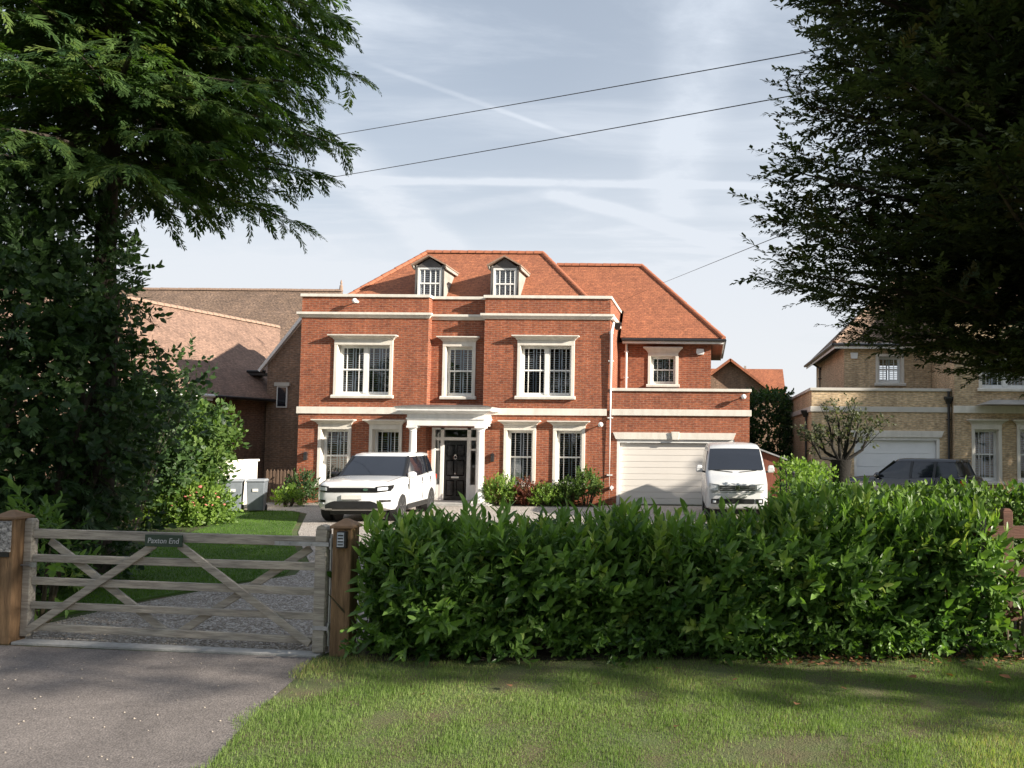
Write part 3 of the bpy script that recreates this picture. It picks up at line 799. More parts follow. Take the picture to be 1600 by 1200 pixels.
    b = MB(); b.add([(xl, y0, ze), (xr, y0, ze), (xr, y1, ze), (xl, y1, ze), (rl, yr, zr), (rr, yr, zr)], [(0, 1, 5, 4), (1, 2, 5), (2, 3, 4, 5), (3, 0, 4), (3, 2, 1, 0)])
    rf = b.build('roof', 'tile_red', H)
    ridge_run(rf, (rl, yr, zr + .03), (rr, yr, zr + .03), 'ridge_red', .11)
    ridge_run(rf, (xl, y0, ze + .03), (rl, yr, zr + .03), 'ridge_red', .10)
    ridge_run(rf, (xr, y0, ze + .03), (rr, yr, zr + .03), 'ridge_red', .10)
    b = MB(); b.box(xL + .3, xR - .3, 28.36, 34.2, 6.605, 6.65); b.build('gutter_tray', 'lead', H)
    # ---- dormers
    for (dl, dr) in ((-10.25, -9.28), (-7.60, -6.66)):
        yfr = 28.92; slope = lambda z: y0 + (z - ze) * (yr - y0) / (zr - ze)
        c = (dl + dr) / 2; el, er = dl - .13, dr + .13
        b = MB()
        for x in (dl, dr - .06):    # cheeks
            b.prism([(x, yfr, 6.75), (x, slope(6.75) + .05, 6.75), (x, slope(8.25) + .05, 8.25), (x, yfr, 8.25)], (.06, 0, 0), 1)
        b.box(dl + .06, dr - .06, yfr + .05, yfr + .1, 6.75, 6.98, 0)
        b.prism([(dl, yfr - .01, 8.18), (dr, yfr - .01, 8.18), (c, yfr - .01, 8.52)], (0, .08, 0), 0)      # gable panel
        b.box(dl - .02, dl + .05, yfr - .02, yfr + .02, 6.8, 8.2, 0); b.box(dr - .05, dr + .02, yfr - .02, yfr + .02, 6.8, 8.2, 0)
        do = b.build('dormer', ['lead', 'lead_pale'], H)
        b = MB(); yb = slope(8.24) + .12; ya = slope(8.58) + .12
        for s, xe in ((-1, el), (1, er)):
            top = [(c, yfr - .16, 8.60), (c, ya, 8.60), (xe, yb, 8.27), (xe, yfr - .16, 8.27)]
            b.prism(top, (0, 0, -.05), 0)
            xo = xe - s * .02
            b.prism([(xo, yfr - .15, 8.22), (xo, yb - .05, 8.22), (xo, yb - .05, 8.12), (xo, yfr - .02, 8.12)], (-s * .05, 0, 0), 1)
        b.build('dormer_roof', ['ridge_brown', 'lead_pale'], do)
        f = MB(); a, e = dl + .05, dr - .05; z0, z1 = 6.98, 8.18; yy = yfr
        f.box(a, a + .085, yy, yy + .08, z0, z1); f.box(e - .085, e, yy, yy + .08, z0, z1); f.box(a + .085, e - .085, yy, yy + .08, z1 - .07, z1); f.box(a + .085, e - .085, yy, yy + .08, z0, z0 + .06)
        zm = 7.62; f.box(a + .085, e - .085, yy + .01, yy + .07, zm - .025, zm + .025)
        for t in (.22, .52, .78):
            xx = a + .085 + (e - a - .17) * t; f.box(xx - .012, xx + .012, yy + .02, yy + .06, z0 + .06, z1 - .07)
        f.build('frame', 'white_paint', do)
        for (za, zb) in ((z0 + .06, zm - .025), (zm + .025, z1 - .07)):
            p = MB(); p.add([(a + .085, yy + .045, za), (e - .085, yy + .045, za), (e - .085, yy + .045, zb), (a + .085, yy + .045, zb)], [(0, 1, 2, 3)]); p.build('pane', 'glass', do)
        s = MB(); cc = (a + e) / 2; ys = yy + .12
        for xx in (a + .1, cc, e - .1): s.box(xx - .03, xx + .03, ys, ys + .03, z0, z1)
        for j in range(15): s.bar((a + .13, ys + .015, z0 + .06 + j * .076), (cc - .03, ys + .015, z0 + .06 + j * .076), .06, .008, up=(0, .32, .95)); s.bar((cc + .03, ys + .015, z0 + .06 + j * .076), (e - .13, ys + .015, z0 + .06 + j * .076), .06, .008, up=(0, .32, .95))
        s.build('shutter', 'shutter_white', do)
        # dark sheet standing in for the unlit room's shade behind the dormer glass
        s = MB(); s.prism([(dl + .07, 29.12, 6.9), (dr - .07, 29.12, 6.9), (dr - .07, slope(8.05), 8.05), (dl + .07, slope(8.05), 8.05)], (0, .02, .02)); s.build('dormer_dark_sheet', 'interior', do)
    # ---- garage wing
    gx0, gx1 = xR + .002, 1.43
    b = MB()
    wall_front(b, gx0, gx1, 0, 3.83, Y + .004, 28.5, [(-3.02, .93, 0, 2.22)])
    b.box(gx1 - .3, gx1, 28.5, 36.0, 0, 3.83); b.box(gx0, gx1 - .3, 35.7, 36.0, 0, 3.4)
    wall_front(b, gx0, .13, 3.4, 5.78, 30.5, 30.8, [hole(-2.19, -1.07, 4.13, 5.60)])
    b.box(-.17, .13, 30.8, 36.0, 3.4, 5.78); b.box(gx0, -.17, 35.7, 36, 3.4, 5.78)
    b.build('wing_wall', 'brick_red', H)
    b = MB(); b.box(gx0, gx1 - .31, 28.52, 35.69, 3.36, 3.5); b.build('flat_roof', 'lead', H)
    b = MB(); b.box(gx0, -.18, 30.81, 35.6, 5.6, 5.7); b.build('wing_ceiling', 'interior', H)
    b = MB(); b.box(gx0 + .06, gx1 + .06, Y - .06, 28.56, 3.832, 3.93); b.box(gx1 - .36, gx1 + .06, 28.56, 36.05, 3.832, 3.93); b.build('wing_coping', 'stone', H, bevel=.01)
    b = MB(); b.box(gx0 + .09, gx1 + .06, Y - .06, Y + .02, 3.01, 3.22); b.box(gx1 + .002, gx1 + .06, Y + .02, 36, 3.01, 3.22); b.build('wing_string_course', 'stone', H, bevel=.01)
    sash_window(H, -2.19, -1.07, 4.13, 5.60, 30.5, 1, True, hood_h=.2, frieze=.12)
    b = MB(); b.prism([(-3.16, Y - .05, 2.44), (.98, Y - .05, 2.44), (.88, Y - .05, 2.21), (-3.06, Y - .05, 2.21)], (0, .07, 0))
    b.prism([(-1.2, Y - .11, 2.47), (-.92, Y - .11, 2.47), (-.96, Y - .11, 2.205), (-1.16, Y - .11, 2.205)], (0, .058, 0)); b.build('garage_lintel', 'stone', H, bevel=.006)
    b = MB(); b.box(-3.02, -2.93, Y + .02, Y + .2, .01, 2.21); b.box(.84, .93, Y + .02, Y + .2, .01, 2.21); b.box(-2.93, .84, Y + .02, Y + .2, 2.10, 2.21); b.build('garage_door_frame', 'white_paint', H)
    b = MB(); b.box(-2.93, .84, Y + .18, Y + .2, .02, 2.09); gd = b.build('garage_door', 'garage_white', H)
    for i in range(5):
        z0 = .03 + i * .413; p = MB(); p.box(-2.92, .83, Y + .145, Y + .179, z0, z0 + .19); p.box(-2.92, .83, Y + .147, Y + .179, z0 + .198, z0 + .405); p.build('panel', 'garage_white', gd, bevel=.006)
    ex0, ex1, ey, ez = -3.1, .60, 30.05, 5.90
    b = MB(); rx1, ryr, rzr = -2.68, 33.26, 9.22
    b.add([(-7.0, ey, ez), (ex1, ey, ez), (ex1, 36.45, ez), (-7.0, 36.45, ez), (-7.0, ryr, rzr), (rx1, ryr, rzr)], [(0, 1, 5, 4), (1, 2, 5), (2, 3, 4, 5), (3, 0, 4), (3, 2, 1, 0)])
    b.v = [(max(x, -6.9) if z > 8 else x, y, z) for x, y, z in b.v]
    # keep the front slope clear of the main block: begin it at the block's side wall
    b = MB(); xm = xR + .125
    ylow = lambda z: ey + (z - ez) * (ryr - ey) / (rzr - ez)
    b.add([(xm, ey, ez), (ex1, ey, ez), (ex1, 36.45, ez), (xm, 36.45, ez), (-6.2, ryr, rzr), (rx1, ryr, rzr), (xm, ylow(6.9), 6.9), (-6.2, ylow(7.06), 7.06), (xm, ylow(7.06), 7.06)],
          [(0, 1, 5, 4, 7, 8), (1, 2, 5), (2, 3, 4, 5)])
    b.add([(xm, ey, ez - .012), (ex1, ey, ez - .012), (ex1, 36.45, ez - .012), (xm, 36.45, ez - .012)], [(0, 1, 2, 3)])
    wr = b.build('wing_roof', 'tile_red', H)
    ridge_run(wr, (-6.1, ryr, rzr + .03), (rx1, ryr, rzr + .03), 'ridge_red', .11)
    ridge_run(wr, (ex1, ey, ez + .03), (rx1, ryr, rzr + .03), 'ridge_red', .10)
    b = MB(); b.box(-3.10, ex1 - .02, ey + .05, ey + .08, 5.70, 5.86); b.box(ex1 - .05, ex1 - .02, ey + .08, 36.3, 5.70, 5.86); b.build('fascia', 'white_paint', H)
    b = MB(); b.box(-3.10, ex1 - .05, ey + .081, 30.495, 5.705, 5.73); b.box(.135, ex1 - .051, 30.495, 36.3, 5.705, 5.73); b.build('soffit', 'brick_red', H)
    b = MB(); b.tube([(-3.12, ey - .01, 5.83), (ex1 + .03, ey - .01, 5.83)], .055, 8); b.tube([(ex1 + .03, ey - .01, 5.83), (ex1 + .03, 36.3, 5.83)], .055, 8); b.build('gutter', 'gutter_black', H, smooth=True)
    pipe_run(H, [(xR + .32, 30.38, 5.9), (xR + .32, 30.38, 4.0)], .045, 'white_paint')
    pipe_run(H, [(xR + .05, 28.5, 6.2), (xR + .05, 27.93, 5.8), (xR + .05, 27.93, .05)], .05, 'white_paint', hopper=(xR + .14, 28.9, 6.15))
    for p in ((-11.88, Y, 6.79), (-3.55, Y, 2.69), (1.22, Y, 3.66)): globe_light(H, *p)
    b = MB(); b.frus((-.38, -.16, 30.42, 30.498, 5.34), (-.42, -.12, 30.41, 30.498, 5.42)); b.frus((-.42, -.12, 30.41, 30.498, 5.42), (-.40, -.14, 30.42, 30.498, 5.56)); b.build('alarm_box', 'white_upvc', H, bevel=.01)
    for x, z in ((-13.45, 1.55), (-7.18, 1.55)):
        b = MB(); b.box(x - .05, x + .05, Y - .09, Y - .003, z - .12, z + .1); b.frus((x - .07, x + .07, Y - .12, Y - .003, z + .1), (x - .02, x + .02, Y - .05, Y - .003, z + .16)); b.build('porch_lantern', 'gutter_black', H)
    b = MB(); b.box(-3.22, -3.12, Y - .12, Y + .003, .55, .63); b.tube([(-3.17, Y - .1, .66), (-3.17, Y - .1, .5)], .02, 8); b.build('outside_tap', 'white_upvc', H)
    # television aerial on the far slope
    b = MB(); b.tube([(-11.65, 33.2, 7.2), (-11.65, 33.2, 9.35)], .015, 6); b.tube([(-11.95, 33.2, 9.3), (-11.2, 33.2, 9.3)], .01, 6)
    for i in range(6): b.tube([(-11.9 + i * .13, 33.2, 9.16), (-11.9 + i * .13, 33.2, 9.44)], .006, 5)
    b.build('aerial', 'galvanised', H)


red_house()


def buff_house():
    H = root('buff_house', (8, 28, 0), label='yellow stock brick neighbouring house with garage wing behind the dark conifer', cat='house')
    Y = 28.0; x0, x1 = 3.52, 8.22
    b = MB()
    wall_front(b, x0, x1, 0, 3.90, Y, 28.4, [(4.95, 7.83, 0, 2.36)])
    b.box(x0, x0 + .3, 28.4, 38.6, 0, 3.90); b.box(x0 + .3, x1, 38.3, 38.6, 0, 3.6)
    wall_front(b, 5.03, 8.22, 3.5, 5.7, 30.5, 30.8, [hole(6.18, 7.23, 4.25, 5.48, .05, .1)])
    b.box(5.03, 5.33, 30.8, 38.3, 3.5, 5.7)
    b.build('wing_wall', 'brick_buff', H)
    b = MB(); b.box(x0 + .31, x1, 28.41, 38.29, 3.45, 3.55); b.build('flat_roof', 'lead', H)
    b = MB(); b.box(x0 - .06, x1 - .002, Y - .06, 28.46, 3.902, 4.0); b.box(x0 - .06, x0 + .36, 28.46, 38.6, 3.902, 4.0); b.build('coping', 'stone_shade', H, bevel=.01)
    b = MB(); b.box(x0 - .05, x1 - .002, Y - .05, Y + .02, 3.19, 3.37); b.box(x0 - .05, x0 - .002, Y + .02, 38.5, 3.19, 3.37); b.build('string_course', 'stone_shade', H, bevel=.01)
    sash_window(H, 6.18, 7.23, 4.25, 5.48, 30.5, 1, False, hood_h=.05, frieze=.1)
    b = MB(); b.prism([(4.80, Y - .05, 2.57), (7.97, Y - .05, 2.57), (7.88, Y - .05, 2.35), (4.89, Y - .05, 2.35)], (0, .07, 0)); b.build('garage_lintel', 'stone', H, bevel=.006)
    b = MB(); b.box(4.95, 5.04, Y + .02, Y + .2, .01, 2.35); b.box(7.74, 7.83, Y + .02, Y + .2, .01, 2.35); b.box(5.04, 7.74, Y + .02, Y + .2, 2.25, 2.35); b.build('garage_door_frame', 'white_paint', H)
    b = MB(); b.box(5.04, 7.74, Y + .18, Y + .2, .02, 2.25); gd = b.build('garage_door', 'white_upvc', H)
    for i in range(5): p = MB(); p.box(5.05, 7.73, Y + .15, Y + .179, .03 + i * .443, .03 + i * .443 + .435); p.build('panel', 'white_upvc', gd, bevel=.006)
    # wing roof, its left slope turned from the sun
    ex, ey, ez = 4.60, 30.1, 5.78
    b = MB(); rx, ry, rz = 7.7, 33.2, 8.9
    b.add([(ex, ey, ez), (12.4, ey, ez), (12.4, ry, rz), (rx, ry, rz), (ex, 38.9, ez), (rx, 36, rz), (12.4, 36, rz)], [(0, 1, 2, 3), (0, 3, 5, 4), (3, 2, 6, 5)])
    b.add([(ex, ey, ez - .01), (12.4, ey, ez - .01), (12.4, 38.9, ez - .01), (ex, 38.9, ez - .01)], [(0, 1, 2, 3)])
    rf = b.build('roof', 'tile_old', H)
    ridge_run(rf, (ex, ey, ez + .03), (rx, ry, rz + .03), 'ridge_brown', .1)
    b = MB(); b.box(ex + .02, 8.2, ey + .05, ey + .08, 5.58, 5.74); b.box(ex + .02, ex + .05, ey + .08, 38.8, 5.58, 5.74); b.build('fascia', 'white_paint', H)
    b = MB(); b.tube([(ex - .03, ey - .0, 5.72), (ex - .03, 38.9, 5.72)], .06, 8); b.tube([(ex - .03, ey, 5.72), (8.2, ey, 5.72)], .055, 8); b.build('gutter', 'gutter_black', H, smooth=True)
    b = MB(); b.frus((5.28, 5.5, 30.42, 30.498, 5.24), (5.25, 5.53, 30.41, 30.498, 5.46)); b.build('alarm_box', 'white_upvc', H, bevel=.01)
    pipe_run(H, [(4.6, 36.8, 5.7), (4.95, 36.5, 5.4), (4.95, 36.5, 3.6)], .05, 'gutter_black')
    pipe_run(H, [(8.12, 27.93, 3.9), (8.12, 27.93, .1)], .045, 'gutter_black', hopper=(8.12, 27.95, 3.6))
    pipe_run(H, [(3.45, 29.0, 3.2), (3.45, 29.0, .1)], .045, 'gutter_black', hopper=(3.42, 29.0, 3.15))
    pipe_run(H, [(3.45, 37.6, 3.2), (3.45, 37.6, .1)], .045, 'gutter_black', hopper=(3.42, 37.6, 3.15))
    # main block, mostly behind the tree
    Y = 27.7; m0, m1 = 8.24, 18.5
    G = [(8.80, 9.80, .80, 2.96), (10.3, 11.4, .80, 2.96)]; U = [(9.05, 10.95, 3.9, 5.62)]
    b = MB(); wall_front(b, m0, m1, 0, 6.95, Y, 28.3, [hole(*g) for g in G] + [hole(*u) for u in U]); b.box(m0, m0 + .3, 28.3, 35, 0, 6.95); b.box(m0 + .3, m1, 34.7, 35, 0, 6.95); b.box(m1 - .3, m1, 28.3, 34.7, 0, 6.95)
    b.build('wall', 'brick_buff', H)
    b = MB(); b.box(m0 - .02, m1, Y - .07, Y + .3, 6.95, 7.05); b.box(m0 - .02, m1, Y - .12, Y - .003, 6.3, 6.45); b.build('cornice', 'stone', H)
    b = MB(); b.box(m0 - .04, m1, Y - .07, Y - .003, 3.17, 3.41); b.build('block_string_course', 'stone', H, bevel=.01)
    for g in G: sash_window(H, *g, Y, 1)
    for u in U: sash_window(H, *u, Y, 2)
    b = MB(); b.add([(m0 + .4, 28.3, 6.7), (m1 - .4, 28.3, 6.7), (m1 - .4, 34.5, 6.7), (m0 + .4, 34.5, 6.7), (m0 + 3.4, 31.4, 9.8), (m1 - 3.4, 31.4, 9.8)], [(0, 1, 5, 4), (1, 2, 5), (2, 3, 4, 5), (3, 0, 4), (3, 2, 1, 0)]); b.build('block_roof', 'tile_brown', H)
    b = MB(); b.box(m0 + .31, m1 - .31, 28.31, 34.69, 2.95, 3.1); b.box(m0 + .31, m1 - .31, 28.31, 34.69, 6.45, 6.6); b.build('floor_slab', 'interior', H)
    # low lead roof of the porch that runs on to the right
    b = MB(); b.frus((8.9, 13.8, 26.6, Y - .1, 3.42), (9.4, 13.4, 27.2, Y - .1, 3.60)); b.build('porch_roof', 'lead_pale', H)
    b = MB(); b.box(12.0, 13.6, 26.7, Y - .003, 2.9, 3.40); b.box(12.0, 12.25, 26.7, 26.95, .02, 2.9); b.box(13.35, 13.6, 26.7, 26.95, .02, 2.9); b.build('porch', 'white_paint', H)


buff_house()


def brown_house():
    H = root('brown_roof_house', (-21, 32, 0), label='neighbouring house with broad brown tiled roofs left of the red brick house', cat='house')
    th = R(12); d = Vector((math.sin(th), math.cos(th), 0)); n = Vector((math.cos(th), -math.sin(th), 0))
    e0 = Vector((-17.88, 30.2, 3.68))                                   # a point on the eave
    ze = 3.68
    def ev(t, off=0.0, z=ze): p = e0 + d * t - n * off; return (p.x, p.y, z)
    w, rz = 3.48, 7.26
    # side block: the long slope faces right
    b = MB()
    b.add([ev(-8.3), ev(3.5), ev(7.4, w, rz), ev(-5, w, rz), ev(-8.3, 2 * w), ev(3.5, 2 * w)], [(0, 1, 2, 3), (0, 3, 4), (3, 2, 5, 4)])
    b.add([ev(-8.3, 0, ze - .01), ev(3.5, 0, ze - .01), ev(3.5, 2 * w, ze - .01), ev(-8.3, 2 * w, ze - .01)], [(0, 1, 2, 3)])
    rf = b.build('side_roof', 'tile_brown', H)
    ridge_run(rf, ev(-5, w, rz + .03), ev(7.3, w, rz + .03), 'ridge_brown', .12)
    ridge_run(rf, ev(-8.3, 0, ze + .03), ev(-5, w, rz + .03), 'ridge_brown', .11)
    b = MB(); b.prism([ev(-7.8, .4, 0), ev(3.55, .4, 0), ev(3.55, 2 * w - .3, 0), ev(-7.8, 2 * w - .3, 0)], (0, 0, ze)); b.build('side_wall', 'brick_brown', H)
    b = MB(); b.bar(ev(-8.2, .02, ze - .1), ev(-.1, .02, ze - .1), .03, .18); b.build('fascia', 'white_paint', H)
    b = MB(); b.tube([ev(-8.25, -.05, ze - .02), ev(-.1, -.05, ze - .02)], .06, 8); b.build('gutter', 'white_upvc', H, smooth=True)
    b = MB(); b.tube([ev(-.05, -.04, ze - .03), ev(3.45, -.04, ze - .03)], .06, 8); b.build('gutter', 'gutter_black', H, smooth=True)  # shaded stretch of the white gutter, its shadow put in as black colour
    # rear block: long slope towards the camera
    b = MB()
    b.add([(-32, 37.6, 5.04), (-19.6, 37.6, 5.04), (-18.8, 42.4, 9.74), (-32, 42.4, 9.74), (-32, 47.2, 5.04), (-18.8, 47.2, 5.04)], [(0, 1, 2, 3), (3, 2, 5, 4), (1, 5, 2), (0, 3, 4), (0, 4, 5, 1)])
    rf = b.build('rear_roof', 'tile_old', H)
    ridge_run(rf, (-32, 42.4, 9.77), (-18.8, 42.4, 9.77), 'ridge_brown', .11)
    b = MB(); b.lathe([(.1, 9.76), (.08, 10.0), (.035, 10.06), (.06, 10.14), (.02, 10.3)], (-18.85, 42.4, 0), 8); b.build('finial', 'ridge_brown', H)
    b = MB(); b.box(-31.6, -20.0, 38.1, 46.8, 0, 5.03); b.build('rear_wall', 'brick_brown', H)
    # gabled wing beside the red house
    b = MB(); b.prism([(-17.55, 33.1, 0), (-15.1, 33.1, 0), (-15.1, 33.1, 6.97), (-16.1, 33.1, 6.97), (-17.55, 33.1, 5.08)], (0, .75, 0)); b.build('gable_wall', 'brick_brown', H)
    b = MB(); b.bar((-17.8, 32.98, 4.81), (-16.03, 32.98, 7.15), .11, .18, up=(0, 1, 0)); b.build('barge_board', 'white_paint', H)
    b = MB(); b.tube([(-18.36, 33.1, 4.81), (-17.64, 33.1, 4.81)], .055, 8); b.box(-18.36, -17.7, 33.1, 33.75, 4.65, 4.77); b.build('gable_gutter', 'gutter_black', H)
    b = MB(); b.box(-17.12, -16.7, 33.03, 33.097, 3.37, 4.22); wn = b.build('window', 'white_paint', H); w_ = MB(); w_.box(-17.07, -16.75, 33.01, 33.028, 3.42, 4.17); w_.build('pane', 'car_glass', wn)
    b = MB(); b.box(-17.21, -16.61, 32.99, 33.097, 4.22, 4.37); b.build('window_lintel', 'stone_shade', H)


brown_house()


def back_house():
    H = root('gabled_house', (2.5, 52, 0), label='small red brown gabled house showing between the two brick houses', cat='house')
    b = MB(); b.prism([(-1.3, 50, 0), (3.9, 50, 0), (3.9, 50, 5.05), (1.37, 50, 6.95), (-1.3, 50, 4.95)], (0, 4, 0)); b.build('gable_wall', 'brick_brown', H)
    b = MB()
    b.bar((-1.9, 51.5, 4.62), (1.39, 51.5, 7.08), .14, 4.0, up=(0, 1, 0)); b.bar((4.25, 51.5, 4.88), (1.35, 51.5, 7.08), .14, 4.0, up=(0, 1, 0)); b.build('gable_roof', 'tile_red', H)
    b = MB(); b.add([(-2, 52.2, 4.7), (5.0, 52.2, 4.7), (4.95, 54.5, 6.95), (-2, 54.5, 6.95), (5.0, 57, 4.7), (-2, 57, 4.7)], [(0, 1, 2, 3), (3, 2, 4, 5), (1, 4, 2), (0, 3, 5), (0, 5, 4, 1)]); rf = b.build('main_roof', 'tile_red', H)
    b = MB(); b.box(-1.8, 4.8, 52.5, 56.8, 0, 4.69); b.build('wall', 'brick_brown', H)
    b = MB(); b.box(2.45, 2.6, 55.6, 55.75, 6.0, 7.25); b.build('vent_pipe', 'lead_pale', H)


back_house()


# ================================================================== VEHICLES  (local: front towards -y, x to the viewer's right when it faces the camera)
def crom(xs, ys, q):
    """smooth interpolation through (xs, ys) without overshoot"""
    xs, ys, q = np.asarray(xs, float), np.asarray(ys, float), np.asarray(q, float)
    h = np.diff(xs); dlt = np.diff(ys) / h
    m = np.zeros(len(xs)); m[0], m[-1] = dlt[0], dlt[-1]
    for i in range(1, len(xs) - 1):
        m[i] = 0 if dlt[i - 1] * dlt[i] <= 0 else 2 * dlt[i - 1] * dlt[i] / (dlt[i - 1] + dlt[i])
    i = np.clip(np.searchsorted(xs, q) - 1, 0, len(h) - 1); t = (q - xs[i]) / h[i]
    return (1 + 2 * t) * (1 - t) ** 2 * ys[i] + t * (1 - t) ** 2 * h[i] * m[i] + t * t * (3 - 2 * t) * ys[i + 1] + t * t * (t - 1) * h[i] * m[i + 1]


def loft_body(secs):
    """closed body from half sections (x, z) given per station: secs = [(y, [(x,z)...])]"""
    b = MB(); rings = []
    for y, hs in secs:
        full = [(x, y, z) for x, z in hs] + [(-x, y, z) for x, z in hs[-2:0:-1]]
        rings.append(full)
    n = len(rings[0])
    for r_ in rings: b.v += r_
    for i in range(len(rings) - 1):
        for k in range(n): b.f.append((i * n + k, i * n + (k + 1) % n, (i + 1) * n + (k + 1) % n, (i + 1) * n + k))
    b.f.append(tuple(range(n))); b.f.append(tuple(range((len(rings) - 1) * n, len(rings) * n))[::-1]); b.m = [0] * len(b.f)
    return b


def cut(o, cutters):
    for c in cutters:
        md = o.modifiers.new('cut', 'BOOLEAN'); md.operation = 'DIFFERENCE'; md.object = c; md.solver = 'EXACT'
    dg = bpy.context.evaluated_depsgraph_get(); dg.update()
    me = bpy.data.meshes.new_from_object(o.evaluated_get(dg))
    o.modifiers.clear(); o.data = me
    for c in cutters: bpy.data.objects.remove(c)
    me.polygons.foreach_set('use_smooth', [True] * len(me.polygons))
    try: me.set_sharp_from_angle(angle=R(32))
    except Exception: pass


def wheel(parent, x, y, r, wd, out):
    """out = +1/-1 side the rim faces"""
    b = MB(); b.lathe([(r * .62, -wd / 2), (r * .9, -wd / 2), (r, -wd * .36), (r, wd * .36), (r * .9, wd / 2), (r * .62, wd / 2)], (x, y, r), 28, axis='X'); w = b.build('wheel', 'tyre', parent, smooth=True)
    rb = MB(); xo = x + out * wd * .42
    rb.lathe([(r * .66, -.012), (r * .66, .012), (r * .56, .012), (r * .56, -.012)], (xo, y, r), 28, axis='X')
    rb.lathe([(.085, -.02), (.085, .02)], (xo, y, r), 12, axis='X')
    for k in range(5):
        a = k * 2 * math.pi / 5 + .3
        for da in (-.13, .13): rb.bar((xo, y + .05 * math.cos(a), r + .05 * math.sin(a)), (xo, y + r * .6 * math.cos(a + da), r + r * .6 * math.sin(a + da)), .03, .045, up=(1, 0, 0))
    rb.build('rim', 'alloy', w)
    h = MB(); h.lathe([(r * .6, -.01), (r * .6, .01)], (x + out * wd * .1, y, r), 20, axis='X'); h.build('brake_disc', 'black_trim', w)
    return w


def strip(b, pts, h0, h1, depth, mi=0):
    """upright strip through plan points (x,y) between heights h0,h1 (scalars or per point) and thickness depth (inwards, +y)"""
    n = len(pts); h0 = [h0] * n if not hasattr(h0, '__len__') else h0; h1 = [h1] * n if not hasattr(h1, '__len__') else h1
    vs = []
    for (x, y), a, c in zip(pts, h0, h1): vs += [(x, y, a), (x, y, c), (x, y + depth, c), (x, y + depth, a)]
    fs = []
    for i in range(n - 1):
        for k in range(4): fs.append((i * 4 + k, i * 4 + (k + 1) % 4, (i + 1) * 4 + (k + 1) % 4, (i + 1) * 4 + k))
    fs += [(0, 1, 2, 3), ((n - 1) * 4 + 3, (n - 1) * 4 + 2, (n - 1) * 4 + 1, (n - 1) * 4)]
    return b.add(vs, fs, mi)


